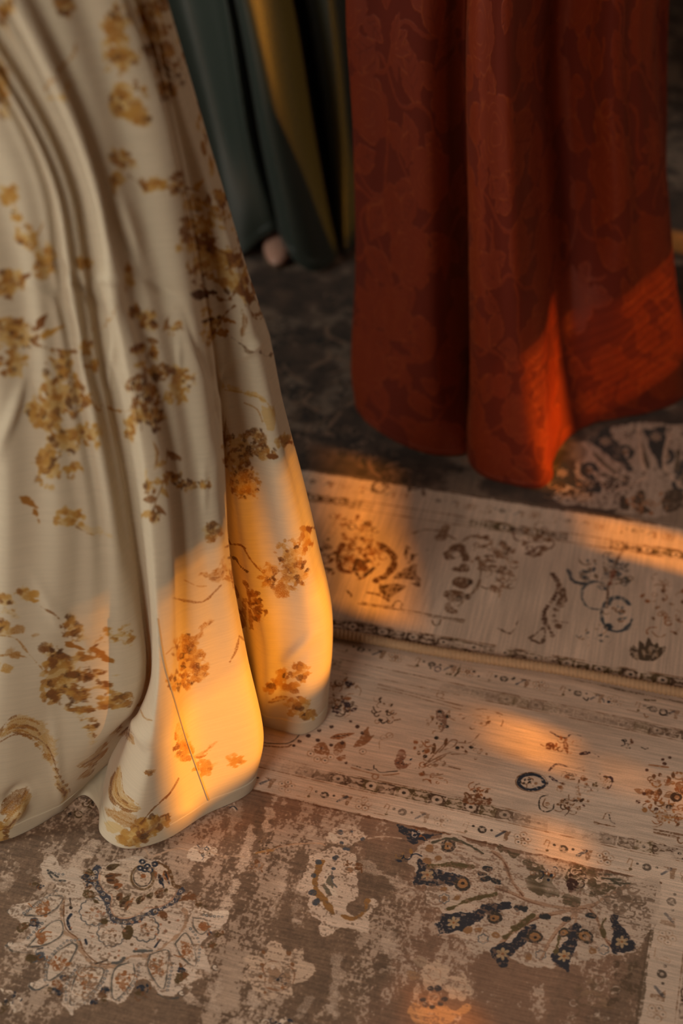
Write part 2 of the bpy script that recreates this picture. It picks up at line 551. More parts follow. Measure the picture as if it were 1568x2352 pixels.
def ring_row(cv, P, u0, u1, vc, h, seed, alpha=1.0, period=.095, phase=.0):
    g = np.random.default_rng(seed); k = cv.ppm
    u = u0 + phase
    while u < u1:
        al = alpha * g.uniform(.5, 1)
        c = P(u, vc)
        cv.disc(c, h * .22 * k, INK, alpha=al, rough=1); cv.disc(c, h * .1 * k, LITE, alpha=al)
        for s_ in (-1, 1): cv.disc(P(u + s_ * h * .45, vc + .1 * h), h * .07 * k, INK, alpha=al)
        a = u + period * .27
        cv.fill([P(a - h * .3, vc + h * .25), P(a + h * .3, vc + h * .28), P(a + h * .2, vc - h * .35), P(a + .05 * h, vc - h * .35), P(a + h * .02, vc + .05 * h)], BRN, alpha=al * .8, rough=2)
        cv.stroke([P(a - h * .35, vc - h * .2), P(a + h * .02, vc + h * .2)], h * .12 * k, NAVY, alpha=al * .8, rough=1.5)
        f = u + period * .5
        for q in range(5):
            t = q * 1.2566 + .3; pc = P(f + h * .27 * math.cos(t), vc + h * .27 * math.sin(t)); th = np.linspace(0, 6.283, 10)
            cv.stroke(np.c_[pc[0] + h * .17 * k * np.cos(th), pc[1] + h * .17 * k * np.sin(th)], 1.3, TAN, alpha=al, rough=.8)
            cv.disc(pc, h * .035 * k, INK, alpha=al)
        cv.disc(P(f, vc), h * .12 * k, BRN, alpha=al); cv.disc(P(f, vc), h * .05 * k, LITE, alpha=al)
        b = u + period * .77
        cv.stroke([P(b - h * .4, vc - h * .42), P(b + h * .15, vc - h * .42), P(b + h * .22, vc + h * .25), P(b + h * .05, vc + h * .3), P(b - h * .02, vc)], 1.8, TAN, alpha=al, rough=1)
        cv.disc(P(b + h * .18, vc - h * .3), h * .08 * k, OLV, alpha=al)
        u += period


def rug_canvas(u0, u1, v0, v1, res, seed, base):
    W, H = int((u1 - u0) / res), int((v1 - v0) / res)
    cv = Canvas(W, H, base); cv.ppm = 1 / res
    cv.rough = vnoise(H, W, 16, 20, 4, seed + 50)
    w = 0.6 * vnoise(H, W, .012 / res, .10 / res, 3, seed) + 0.4 * vnoise(H, W, .09 / res, .02 / res, 3, seed + 1) + .5 * vnoise(H, W, .15 / res, .15 / res, 2, seed + 2)
    cv.wearmap = np.clip(.5 + .62 * w, 0, 1)
    return cv


def fade_print(cv, ground, seed, amount=.75, along='u'):
    """the dye is rubbed off in fine flecks and streaks: the ground shows through."""
    a, b = (4, 14) if along == 'u' else (14, 4)
    f = .6 * vnoise(cv.H, cv.W, a, b, 2, seed) + .5 * vnoise(cv.H, cv.W, 3, 3, 1, seed + 1) + .35 * vnoise(cv.H, cv.W, 70, 50, 2, seed + 2)
    m = (sstep(.12, .62, f) * amount)[..., None]
    cv.rgb = cv.rgb * (1 - m) + ground * m


def cloth_grain(cv, amp, seed, along='u'):
    s1, s2 = (1.6, 40) if along == 'u' else (40, 1.6)
    f = vnoise(cv.H, cv.W, s1, s2, 1, seed) * amp + np.random.default_rng(seed).normal(0, amp * .45, (cv.H, cv.W)).astype(np.float32)
    cv.rgb *= (1 + f)[..., None]


# ---- front rug: its own frame, origin at the inner corner of the border
RA = math.radians(-15.9)
FZ = 0.010
FO = on_plane(1519, 2015, FZ)[:2]
FU = np.array([math.cos(RA), math.sin(RA)]); FV = np.array([-math.sin(RA), math.cos(RA)])
F_EXT = (-1.25, 0.50, -0.80, 0.33)
FRES = 0.0006
cF = rug_canvas(*F_EXT, FRES, 21, LITE)


def fmap(px, py):
    d = on_plane(px, py, FZ)[:2] - FO
    return ((d @ FU - F_EXT[0]) / FRES, (d @ FV - F_EXT[2]) / FRES)


def FP(u, v): return ((u - F_EXT[0]) / FRES, (v - F_EXT[2]) / FRES)


def paint_front():
    c = cF; p = Pen(c, fmap); H, W = c.H, c.W
    U = (np.arange(W) * FRES + F_EXT[0])[None]; V = (np.arange(H) * FRES + F_EXT[2])[:, None]
    # faded border ground: slightly uneven pink-cream
    t = vnoise(H, W, 60, 260, 3, 1)[..., None]
    c.rgb *= 1 + .05 * t
    # field ground: brown with worn, pale streaks across the weave
    fld = ((U < -.004) & (V < -.008)).astype(np.float32)
    a = vnoise(H, W, 300, 120, 3, 2); b = vnoise(H, W, 60, 26, 4, 3); d = vnoise(H, W, 5, 26, 2, 4); f5 = vnoise(H, W, 5, 4, 2, 41); e = vnoise(H, W, 500, 500, 2, 6)
    pale = sstep(.16, .50, .45 * a + .50 * b + .12 * d + .34 * f5)
    col = np.array(FIELD, np.float32) / 255 * (1 + .06 * d + .08 * b + .07 * f5)[..., None]
    pink = sstep(-.1, .5, e + .25 * b)[..., None]
    col = col * (1 - pink * .55) + np.array((152, 112, 90), np.float32) / 255 * pink * .55
    col = col * (1 - .62 * pale[..., None]) + np.array(LITE, np.float32) / 255 * .62 * pale[..., None]
    c.rgb = c.rgb * (1 - fld[..., None]) + col * fld[..., None]
    # pale streaks seen in the field
    o = off(480, 1800, 3.015)
    for pts, w, al in (([(470, 60), (430, 170), (385, 290)], 26, .8), ([(290, 300), (240, 520), (170, 720), (60, 930)], 20, .9), ([(530, 560), (505, 740)], 14, .5),
                       ([(700, 300), (730, 350)], 18, .6), ([(1250, 1010), (1255, 1280)], 26, .6), ([(900, 1210), (850, 1560)], 18, .65), ([(320, 1480), (285, 1664)], 22, .9),
                       ([(640, 600), (590, 950)], 10, .45), ([(1080, 560), (1300, 700)], 24, .6), ([(470, 760), (430, 900)], 12, .5), ([(180, 160), (150, 420)], 16, .6),
                       ([(60, 1380), (0, 1560)], 20, .7), ([(700, 1500), (600, 1664)], 20, .5)):
        p.line(o(*pts), w * .8, LITE, alpha=al * .9, rough=14, soft=5, stip=.5); p.spray(o(pts[len(pts) // 2])[0], w * 1.5, w * 2.2, 10, (LITE,), w * .35, int(w * 7 + pts[0][0]), alpha=al * .6, rough=6)
    o = off(0, 1900, 3.015)
    for pts, w, al in (([(560, 230), (470, 300), (300, 340)], 40, .7), ([(640, 120), (580, 220)], 22, .7), ([(60, 300), (20, 420)], 30, .5), ([(330, 330), (300, 520)], 18, .6),
                       ([(1240, 330), (1300, 350)], 14, .6), ([(20, 1000), (140, 900)], 8, .5), ([(1340, 1040), (1310, 1180)], 26, .9), ([(1100, 1200), (1060, 1363)], 6, .5)):
        p.line(o(*pts), w * .8, LITE, alpha=al * .9, rough=14, soft=5, stip=.5); p.spray(o(pts[0])[0], w * 1.5, w * 1.5, 10, (LITE,), w * .35, int(w * 5 + pts[0][0]), alpha=al * .6, rough=6)
    ground = c.rgb.copy()
    # borders parallel to the far and the right edges
    P = FP
    for (pa, pb) in (((-1.25, -.008), (0, -.008)),):
        c.stroke([P(*pa), P(*pb)], 5, (104, 66, 42), alpha=.9, rough=2, wear=.3)
    ring_row(c, P, -1.2, .5, .009, .024, 1, phase=.0465 - .0045)
    guard_band(c, P, -1.25, .06, .030, .045, 2, .42)
    guard_band(c, P, -1.25, .2, .212, .226, 3, .62)
    ring_row(c, P, -1.2, .45, .253, .024, 4, .8, phase=.02)
    c.stroke([P(-1.25, .275), P(.45, .275)], 4, DBRN, alpha=.6, rough=2, wear=.62)
    R = lambda v, u: P(u, -v)                                  # the same bands run down the right edge
    c.stroke([P(-.003, -.008), P(-.006, -.75)], 9, (96, 76, 58), alpha=.8, rough=3, wear=.3)
    ring_row(c, lambda u, v: P(v, -u), .03, .78, .014, .024, 8, .7)
    guard_band(c, lambda u, v: P(v, -u), -.03, .78, .036, .051, 12, .4)
    guard_band(c, lambda u, v: P(v, -u), -.2, .78, .212, .226, 13, .5)
    # tan double lines with curls
    for pts in ([(868, 1572), (930, 1588), (1062, 1622)], [(866, 1580), (935, 1596), (1058, 1630)]): p.line(pts, 2.2, BRN, alpha=.7, wear=.35)
    p.line([(1018, 1606), (1003, 1600), (1005, 1592), (1018, 1594), (1014, 1604)], 2.2, TAN)
    p.line([(808, 1756), (853, 1768), (858, 1757)], 2, INK); p.line([(862, 1765), (872, 1773), (895, 1772), (912, 1771)], 2, INK)
    p.line([(806, 1762), (855, 1776), (885, 1780), (915, 1777)], 3, TAN); p.ring((861, 1783), 7, 2.4, TAN)
    p.line([(606, 1706), (617, 1708), (655, 1708), (675, 1700), (686, 1688)], 2, INK); p.line([(606, 1714), (655, 1716), (668, 1710)], 3.4, BRN, alpha=.8)
    for pts in ([(1502, 1906), (1560, 1918), (1600, 1925)], [(1502, 1912), (1558, 1925)]): p.line(pts, 5, (120, 84, 58), alpha=.9)
    p.line([(1557, 1922), (1555, 1932), (1562, 1938), (1575, 1934)], 2.4, BRN)
    p.line([(1366, 1888), (1412, 1898)], 5, BRN, alpha=.8, rough=2); p.line([(1398, 1870), (1402, 1885), (1411, 1891)], 2.4, INK); p.line([(1384, 1880), (1392, 1866), (1402, 1866)], 2, BRN)
    # ---- main border motifs
    o = off(580, 1600, 3.92)
    p.spray((790, 1592), 38, 42, 34, (BRN, RUSTY, TAN), 8, 3, wear=.3); p.spray((788, 1622), 24, 18, 16, ((70, 44, 40), DBRN), 7, 4)
    p.dot((800, 1570), 9, (60, 38, 38)); p.dot((797, 1618), 8, (60, 40, 42))
    p.leaf(o((690, 370))[0], o((920, 325))[0], 6, RUSTY); p.line(o((720, 358), (860, 340)), 2, DBRN)
    for q, w in ((((900, 450), (960, 370), (1040, 260), (1050, 350), (1090, 350), (1000, 430)), 0), (((730, 510), (740, 430), (830, 400), (820, 470), (760, 530)), 0), (((550, 430), (640, 410), (690, 480), (660, 520), (560, 500)), 0), (((740, 545), (830, 520), (800, 580)), 0)):
        p.fill(o(*q), (148, 100, 66), rough=3, wear=.12)
    for q in ((620, 460), (585, 390), (705, 430), (805, 410), (600, 300), (940, 265), (985, 325), (840, 590), (880, 220), (710, 265), (500, 350), (420, 400), (370, 440)): p.dot(o(q)[0], 4.5, (74, 48, 36), rough=1.5)
    for q in ((520, 510), (580, 560), (650, 570), (560, 470), (700, 540), (1180, 370), (1230, 350), (990, 490)): p.ring(o(q)[0], 8, 1.4, TAN); p.dot(o(q)[0], 1.6, INK)
    p.line(o((1140, 470), (1140, 400), (1180, 380), (1250, 340)), 1.6, TAN)
    p.spray(o((1180, 140))[0], 24, 34, 22, (BRN, TAN, DBRN), 6, 7, wear=.35); p.line(o((1140, 200), (1170, 240), (1220, 210)), 2.2, INK); p.line(o((1270, 215), (1325, 205)), 3, BRN)
    p.fill(o((1280, 640), (1285, 540), (1340, 480), (1390, 530), (1350, 600), (1440, 600), (1350, 650)), (142, 96, 72), rough=4, wear=.15); p.spray(o((1360, 580))[0], 22, 16, 8, (NAVY, INK), 4, 8)
    o = off(960, 1480, 4.612)
    p.fill(o((180, 740), (210, 690), (260, 700), (300, 780), (290, 900), (230, 930), (250, 850), (190, 800)), (140, 104, 84), rough=3, wear=.2)
    for q in ((230, 720), (240, 850), (300, 875), (310, 765), (60, 1140), (70, 1190), (410, 1105), (190, 995), (560, 1095)): p.dot(o(q)[0], 5, INK, rough=1.5)
    p.line(o((285, 760), (330, 705), (325, 770), (385, 810)), 2, TAN); p.spray(o((170, 840))[0], 20, 26, 14, (TAN, BRN), 5, 9)
    for q in (((60, 1280), (230, 1190), (350, 1150)), ((40, 1320), (210, 1230), (290, 1180)), ((90, 1260), (300, 1030)), ((220, 1150), (270, 1100), (350, 1020), (410, 1030), (370, 1090), (280, 1120)), ((350, 1170), (520, 1165)), ((320, 1300), (440, 1330)), ((60, 1380), (170, 1395), (260, 1380)), ((430, 1045), (550, 1045), (650, 950)), ((470, 790), (560, 750), (660, 760)), ((600, 690), (720, 690), (890, 750)), ((780, 700), (890, 740)), ((860, 760), (895, 810), (875, 870))):
        p.line(o(*q), 2, (128, 88, 60), alpha=.8, rough=1.4, wear=.25)
    p.leaf(o((170, 1050))[0], o((160, 1160))[0], 4, BRN); p.leaf(o((300, 1000))[0], o((280, 1090))[0], 3, BRN)
    p.spray(o((150, 1340))[0], 45, 30, 24, (TAN, BRN, RUSTY), 6, 10, wear=.4); p.spray(o((560, 1120))[0], 40, 26, 14, (TAN, BRN), 5, 11, wear=.45)
    p.spray(o((560, 800))[0], 46, 18, 16, (TAN, BRN), 6, 12, wear=.45); p.spray(o((40, 1090))[0], 20, 18, 10, (BRN, RUSTY), 7, 13)
    p.spray((1090, 1830), 34, 18, 22, (BRN, DBRN, RUSTY), 8, 14); p.fill([(1062, 1845), (1075, 1822), (1085, 1836), (1095, 1818), (1105, 1838), (1125, 1835), (1118, 1850)], (118, 74, 44), rough=3)
    # big flower with a dark ring at the right
    o = off(1260, 1600, 5.09)
    th = np.linspace(0, 6.283, 16)
    p.line([(1219 + 29 * math.cos(t) + (6 if abs(t) < .5 else 0), 1796 + 18 * math.sin(t)) for t in th], 7, NAVY, rough=1.5); p.ring((1219, 1796), 36, 1.6, BRN, .62)
    p.spray((1212, 1794), 14, 9, 12, (BRN, INK, TAN), 4, 15); p.dot((1228, 1798), 8, LITE); p.dot((1230, 1799), 3.5, TAN)
    p.line([(1258, 1825), (1240, 1832), (1238, 1855), (1252, 1864), (1268, 1858), (1272, 1846)], 2.4, INK); p.line([(1252, 1832), (1246, 1848), (1256, 1856)], 2, BRN); p.dot((1256, 1846), 6, TAN)
    for q in (((20, 410), (120, 470), (210, 480), (240, 450), (300, 435), (370, 460)), ((360, 665), (430, 640), (520, 660), (580, 700)), ((0, 860), (60, 800), (120, 790), (220, 820), (280, 880)), ((0, 930), (80, 980), (150, 1010)), ((640, 930), (720, 940), (740, 990), (700, 1070), (630, 1060))):
        p.line(o(*q), 3, (62, 40, 42), rough=2, wear=.15)
    p.line(o((10, 930), (90, 985)), 7, (56, 40, 46), rough=2); p.line(o((370, 668), (470, 650)), 7, (60, 38, 40), rough=2)
    p.spray(o((300, 1100))[0], 38, 40, 60, (BRN, (84, 50, 38), RUSTY, TAN), 8, 16, wear=.15); p.spray(o((260, 1260))[0], 24, 20, 24, (BRN, DBRN), 7, 17)
    p.spray(o((280, 920))[0], 34, 30, 20, (BRN, TAN, DBRN), 6, 18, wear=.3); p.spray(o((620, 1010))[0], 22, 22, 22, (RUSTY, TAN, OLV), 5, 19, wear=.2); p.spray(o((200, 560))[0], 46, 20, 18, (BRN, RUSTY), 6, 20, wear=.3)
    p.dot(o((10, 575))[0], 10, (110, 62, 36), rough=3); p.leaf(o((185, 520))[0], o((215, 670))[0], 5, (126, 80, 50))
    # flower at the right margin
    p.spray(o((1430, 1180))[0], 70, 62, 120, (RUSTY, BRN, TAN, (166, 110, 60)), 9, 21, wear=.1); p.dot(o((1480, 1180))[0], 14, DBRN); p.dot(o((1490, 1185))[0], 6, TAN); p.dot(o((1400, 1300))[0], 9, DBRN)
    for q in ((1110, 1135), (1040, 1225), (1140, 860), (1330, 735), (1410, 715), (1350, 785), (970, 530), (1250, 1320)): p.dot(o(q)[0], 4.5, (86, 52, 36), rough=1.5)
    p.spray(o((930, 560))[0], 12, 14, 8, (BRN, INK), 5, 22); p.line(o((1080, 595), (1120, 615), (1155, 605)), 2, INK); p.line(o((1170, 800), (1390, 830)), 4, RUSTY, wear=.3)
    p.ring(o((1335, 180))[0], 8, 3.4, INK); p.dot(o((1410, 192))[0], 3, INK); p.line(o((400, 20), (440, 50), (460, 20)), 2.2, INK); p.line(o((625, 30), (640, 65)), 3.4, NAVY); p.dot(o((695, 65))[0], 3.5, NAVY)
    p.line(o((1110, 200), (1130, 240), (1160, 230)), 2, TAN); p.line(o((1150, 130), (1180, 125)), 3, INK); p.line(o((1120, 35), (1240, 40)), 4, OLV, rough=2)
    o = off(960, 1480, 4.612)
    for q in ((820, 345), (890, 385), (1015, 358), (590, 285), (640, 335), (130, 250)): p.dot(o(q)[0], 2.6, INK)
    p.ring(o((205, 260))[0], 7, 2.4, (60, 48, 60)); p.line(o((450, 210), (420, 290), (385, 330)), 3.4, OLV, rough=2); p.line(o((300, 310), (345, 315)), 4, OLV)
    # ---- large palmette, lower left
    o = off(0, 1900, 3.015); q1 = lambda a, b: o((a, b))[0]
    p.fill(o((290, 260), (330, 215), (385, 215), (430, 290), (520, 290), (600, 330), (690, 290), (750, 250), (900, 205), (980, 205), (1050, 220), (1120, 235), (1190, 300), (1210, 390), (1260, 440), (1330, 480), (1390, 560), (1560, 595), (1568, 670), (1450, 740), (1400, 830), (1440, 930), (1450, 1010), (1360, 1010), (1330, 1170), (1300, 1080), (1240, 1140), (1150, 1180), (1080, 1150), (1010, 1060), (940, 1080), (900, 1170), (820, 1220), (700, 1190), (560, 1250), (490, 1305), (455, 1250), (430, 1190), (440, 1100), (330, 1090), (240, 1115), (200, 1090), (300, 1040), (310, 1000), (320, 900), (180, 870), (60, 850), (50, 815), (150, 800), (210, 720), (130, 650), (50, 610), (40, 575), (90, 545), (200, 520), (330, 455), (380, 400), (300, 350)), (206, 182, 163), smooth=3, rough=5)
    for a in (((1390, 560), (1440, 590), (1568, 600)),): p.line(o(*a), 14, WHITE, rough=3)
    navy = sm(o((670, 295), (640, 360), (685, 430), (735, 500), (765, 590), (805, 655), (900, 655), (1000, 610), (1100, 568), (1190, 510), (1250, 440)), 4)
    p.line(navy, 16, (52, 54, 66), smooth=0, rough=5, alpha=.92); p.chain(navy, 4.2, 15, WHITE, NAVY)
    for a in ((620, 470, 20, OLV), (610, 320, 12, OLV), (1290, 480, 12, BRN), (1345, 480, 12, BRN), (1380, 530, 12, OLV), (1400, 570, 9, OLV), (1460, 800, 12, OLV), (1505, 750, 12, OLV), (1450, 730, 8, (52, 52, 76)), (260, 415, 9, NAVY), (240, 395, 10, OLV), (230, 670, 12, NAVY), (165, 690, 13, OLV), (265, 905, 16, (70, 74, 82)), (215, 900, 10, OLV), (390, 1130, 17, NAVY), (400, 1090, 12, (130, 82, 48)), (335, 1125, 10, OLV), (990, 1105, 18, NAVY), (960, 1155, 15, OLV), (1005, 1150, 10, BRN), (1250, 980, 15, NAVY), (1250, 1035, 16, OLV), (720, 1130, 9, NAVY), (710, 1165, 10, BRN), (660, 1215, 9, NAVY), (720, 1200, 8, OLV), (450, 1045, 8, NAVY), (590, 350, 8, NAVY), (600, 400, 9, NAVY)):
        p.dot(q1(a[0], a[1]), a[2] * .72, a[3], .8, rough=9, stip=.3); p.spray(q1(a[0], a[1]), a[2] * .9, a[2] * .8, 7, (a[3], BRN), a[2] * .42, int(a[0] + a[1]), rough=2)
    # inner flower
    p.fill(o((690, 320), (740, 270), (900, 230), (1000, 225), (1110, 240), (1180, 320), (1205, 400), (1225, 440), (1180, 505), (1100, 552), (1010, 560), (960, 600), (880, 632), (800, 620), (765, 560), (775, 480), (735, 450), (690, 390)), (204, 178, 156), rough=2)
    p.line(o((690, 320), (690, 390), (735, 450), (775, 478), (765, 560), (800, 620), (880, 632), (960, 600), (1010, 555)), 2.6, (196, 150, 120)); p.line(o((1010, 558), (1100, 552), (1180, 505), (1225, 440)), 2.6, (190, 140, 110))
    for a, b, w, cl in (((735, 295), (825, 265), 7, OLV), ((725, 345), (850, 330), 6, BRN), ((740, 370), (830, 375), 6, BRN), ((790, 425), (845, 400), 6, RUSTY), ((805, 505), (855, 450), 8, BRN), ((830, 560), (905, 460), 8, OLV), ((855, 590), (930, 480), 6, RUSTY), ((945, 540), (985, 465), 8, OLV), ((980, 520), (1000, 460), 5, BRN), ((1085, 490), (1125, 420), 8, BRN), ((1020, 500), (1050, 460), 6, OLV), ((1050, 300), (1075, 360), 7, RUSTY), ((1100, 330), (1135, 420), 6, NAVY), ((1140, 300), (1165, 400), 7, RUSTY), ((1135, 430), (1160, 450), 6, OLV)):
        p.leaf(q1(*a), q1(*b), w, cl, rough=2.5); p.leaf(q1(*a), q1((a[0] + b[0]) / 2, (a[1] + b[1]) / 2), w * .4, DBRN)
    p.line(o((1090, 245), (1160, 280), (1185, 345), (1200, 400), (1235, 415)), 8, (104, 72, 42), rough=3); p.line(o((1150, 330), (1170, 390)), 3, NAVY)
    p.ring(q1(985, 350), 26, 5, (112, 86, 56), 1.05); p.ring(q1(985, 345), 21, 2.5, (70, 60, 50), 1.05)
    for a in ((985, 240), (1020, 270), (1070, 255), (1000, 295), (1035, 295), (970, 285)): p.dot(q1(*a), 8.5, NAVY); p.dot(q1(*a), 3.2, WHITE)
    p.dot(q1(990, 335), 8, RUSTY, rough=3)
    # lower shield with scalloped blossoms
    p.line(o((440, 510), (425, 620), (440, 720), (540, 785), (560, 850), (620, 930), (700, 970), (800, 955), (880, 905), (960, 890), (1060, 880), (1150, 810), (1250, 725), (1290, 630), (1270, 570)), 8, (176, 140, 112), rough=3); p.line(o((445, 520), (440, 620), (460, 710), (545, 780), (575, 850), (650, 925), (720, 950), (800, 940)), 2.4, BRN, wear=.2)
    p.line(o((485, 500), (490, 560)), 6, INK, rough=2); p.line(o((490, 610), (465, 650), (485, 710)), 5, NAVY, rough=2, wear=.2); p.line(o((590, 780), (600, 810)), 5, NAVY); p.line(o((660, 945), (700, 935), (740, 920)), 4, INK); p.line(o((780, 940), (830, 935), (860, 905)), 7, (92, 88, 84), rough=2); p.line(o((930, 860), (1050, 855)), 6, (90, 88, 84), rough=2, wear=.2); p.line(o((1070, 830), (1105, 780)), 4, NAVY)
    for a, r in (((650, 590), 32), ((770, 735), 31), ((1000, 700), 31)): p.scallop(q1(*a), r, 11, .14, 2.4, (84, 82, 82), .95); p.spray(q1(*a), 14, 12, 16, (TAN, BRN, (176, 128, 98)), 4, int(r + a[0]))
    p.dot(q1(885, 730), 12, OLV, 1.5, rough=3); p.dot(q1(720, 655), 9, OLV); p.dot(q1(1130, 605), 12, BRN, rough=3)
    g = np.random.default_rng(9)
    for _ in range(60):
        a = (g.uniform(470, 1250), g.uniform(520, 930)); dd = ((a[0] - 860) / 400) ** 2 + ((a[1] - 690) / 230) ** 2
        if dd < 1 and a[1] > 480 + .35 * abs(a[0] - 880): p.dot(q1(*a), g.uniform(1.8, 4), (170, 120, 92) if g.uniform() < .7 else (110, 84, 64))
    # petals with double outline, chains of little rings, brown hearts
    PET = ([(170, 610), (250, 525), (340, 480), (435, 490), (380, 575), (300, 610)], [(190, 830), (330, 680), (420, 650), (430, 740), (350, 800), (260, 828)],
           [(500, 800), (400, 860), (340, 940), (330, 1060), (440, 990), (530, 840)], [(560, 970), (505, 1080), (490, 1230), (620, 1150), (685, 1080), (712, 980)],
           [(920, 930), (925, 1050), (800, 1195), (770, 1100), (800, 975)], [(1040, 880), (1020, 960), (1060, 1050), (1130, 1120), (1160, 960), (1160, 850)],
           [(1210, 805), (1260, 900), (1350, 965), (1345, 850), (1285, 730)], [(1335, 625), (1420, 640), (1440, 700), (1390, 740), (1340, 690)])
    HEART = ((300, 560, 14, 18), (290, 770, 7, 10), (400, 950, 17, 16), (585, 1075, 26, 30), (860, 1060, 17, 22), (1090, 955, 18, 26), (1300, 845, 14, 22), (1400, 690, 5, 12))
    for i, (a, h) in enumerate(zip(PET, HEART)):
        p.fill(o(*a), (208, 184, 164), rough=1.5); p.line(o(*(a + a[:1])), 3, (98, 90, 82), rough=1.2, wear=.12)
        ctr = np.mean(a, axis=0); p.line(o(*[(ctr[0] + (x - ctr[0]) * 1.16, ctr[1] + (y - ctr[1]) * 1.12) for x, y in a + a[:1]]), 1.4, (150, 122, 100), alpha=.7, wear=.3)
        p.spray(q1(h[0], h[1]), h[2], h[3], 26, ((148, 96, 58), RUSTY, (160, 116, 84)), 7, 30 + i)
    for a in (((450, 795), (330, 920), (310, 1060)), ((545, 960), (465, 1070), (455, 1210)), ((745, 985), (700, 1085), (560, 1240)), ((965, 930), (940, 1060), (820, 1200)), ((1195, 930), (1155, 1140)), ((1310, 690), (1375, 790), (1372, 950)), ((300, 660), (180, 780)), ((400, 435), (280, 520), (160, 600)), ((340, 320), (440, 330)), ((1390, 600), (1540, 625)), ((560, 780), (440, 790))):
        p.chain(o(*a), 3.4, 9, (86, 86, 88), WHITE)
    for a, b in (((75, 580), 1), ((228, 1085), 1), ((1490, 975), -1), ((1258, 1150), -1), ((75, 805), 1)):
        th = np.linspace(0, 4.6, 14); p.line([q1(a[0] + b * (28 - 4 * t) * math.cos(t * b + 2), a[1] + (24 - 4 * t) * math.sin(t * b + 2)) for t in th], 2.2, (70, 62, 58), rough=.6); p.line([q1(a[0] + b * (20 - 4 * t) * math.cos(t * b + 2), a[1] + (18 - 4 * t) * math.sin(t * b + 2)) for t in th], 4, WHITE, rough=.6)
    for a in (((170, 610), (300, 612), (375, 575)), ((190, 828), (265, 826)), ((335, 320), (380, 370), (450, 375)), ((40, 820), (90, 860), (210, 868)), ((200, 1100), (250, 1128), (330, 1090)), ((1090, 1155), (1160, 1190), (1235, 1185)), ((330, 300), (400, 350))): p.line(o(*a), 3, (78, 74, 70), rough=1.2, wear=.15)
    for a in (((1000, 150), (1045, 212), (1060, 205), (1140, 170), (1220, 148), (1320, 152)), ((1500, 180), (1568, 212))): p.line(o(*a), 5, (190, 156, 130), rough=1)
    p.fill(o((1285, 215), (1340, 130), (1440, 120), (1500, 165), (1440, 220), (1380, 235)), WHITE, rough=4); p.spray(q1(1420, 170), 12, 12, 12, (OLV, BRN, NAVY), 5, 45)
    # ---- middle motifs of the field
    o = off(480, 1800, 3.015); q1 = lambda a, b: o((a, b))[0]
    p.fill(o((640, 640), (690, 520), (790, 455), (900, 440), (1010, 500), (1020, 700), (1030, 770), (990, 830), (960, 860), (1010, 930), (1090, 880), (1110, 800), (1165, 850), (1100, 950), (1085, 1030), (990, 1010), (900, 990), (830, 1050), (755, 1040), (780, 960), (700, 880), (690, 760), (620, 740)), LITE, rough=6)
    p.line(o((775, 545), (745, 620), (735, 720), (790, 800), (850, 905)), 13, (146, 104, 58), rough=5); p.line(o((920, 920), (1000, 940), (1075, 890), (1092, 810)), 8, (150, 106, 60), rough=4)
    for a in ((755, 540), (720, 640), (720, 752), (742, 825), (855, 590), (870, 515), (845, 650)): p.dot(q1(*a), 7, (72, 74, 80), rough=4)
    p.fill(o((800, 680), (840, 640), (860, 740), (830, 780), (780, 720)), (110, 100, 84), rough=3); p.line(o((830, 600), (800, 680), (850, 740), (870, 770)), 8, WHITE, rough=3); p.line(o((850, 610), (850, 680), (880, 720)), 2, (96, 92, 90), rough=1.5)
    p.spray(q1(980, 560), 14, 26, 10, (TAN, BRN), 7, 46)
    p.fill(o((830, 320), (900, 280), (1000, 290), (1080, 360), (1050, 400), (960, 440), (880, 420), (820, 390)), LITE, rough=6); p.fill(o((825, 345), (840, 330), (890, 380), (850, 400)), WHITE)
    for a in ((905, 335), (915, 410), (985, 330), (1060, 385), (940, 450), (960, 455)): p.dot(q1(*a), 6, (80, 82, 90), rough=3)
    p.line(o((400, 500), (470, 450), (600, 420), (760, 415), (800, 430)), 4, (190, 150, 120), rough=1); p.line(o((400, 495), (470, 443), (600, 412)), 1.6, BRN, rough=1)
    p.line(o((0, 460), (60, 490), (160, 500), (240, 508)), 4, (200, 168, 142), rough=1.5); p.line(o((1100, 380), (1200, 365), (1330, 380)), 3.5, (190, 158, 134))
    p.spray(q1(355, 450), 14, 12, 10, (INK, OLV, TAN), 5, 47); p.line(o((325, 490), (440, 470)), 4, (160, 116, 70), rough=2); p.leaf(q1(330, 540), q1(355, 640), 8, BRN, rough=3); p.line(o((345, 560), (352, 640)), 3, NAVY, rough=2)
    p.fill(o((300, 600), (340, 560), (400, 560), (380, 640), (350, 680)), LITE, rough=4, alpha=.6); p.spray(q1(350, 600), 12, 14, 8, (BRN, TAN), 5, 48)
    # flowers near the lower edge
    p.fill(o((240, 1190), (340, 1200), (400, 1160), (430, 1100), (500, 1120), (540, 1190), (650, 1140), (640, 1230), (740, 1300), (660, 1370), (590, 1400), (570, 1470), (480, 1460), (400, 1500), (330, 1440), (300, 1390), (215, 1370), (260, 1290)), (200, 170, 146), rough=6)
    p.line(o((390, 1330), (370, 1270), (420, 1230), (480, 1240), (500, 1270), (560, 1270), (590, 1320), (570, 1390), (500, 1430), (430, 1420), (385, 1400), (390, 1330)), 3.4, (146, 104, 76), rough=1.5); p.fill(o((405, 1320), (400, 1270), (460, 1250), (500, 1300), (560, 1300), (560, 1380), (470, 1400), (400, 1380)), (158, 124, 98), rough=4)
    p.spray(q1(500, 1380), 15, 12, 16, (NAVY, WHITE, INK, RUSTY), 6, 49); p.dot(q1(440, 1270), 9, LITE, rough=3)
    for a in ((370, 1150), (545, 1160), (360, 1240), (380, 1435), (570, 1240), (350, 1320)): p.leaf(q1(*a), q1(a[0] + 12, a[1] + 30), 4, (130, 88, 56), rough=2)
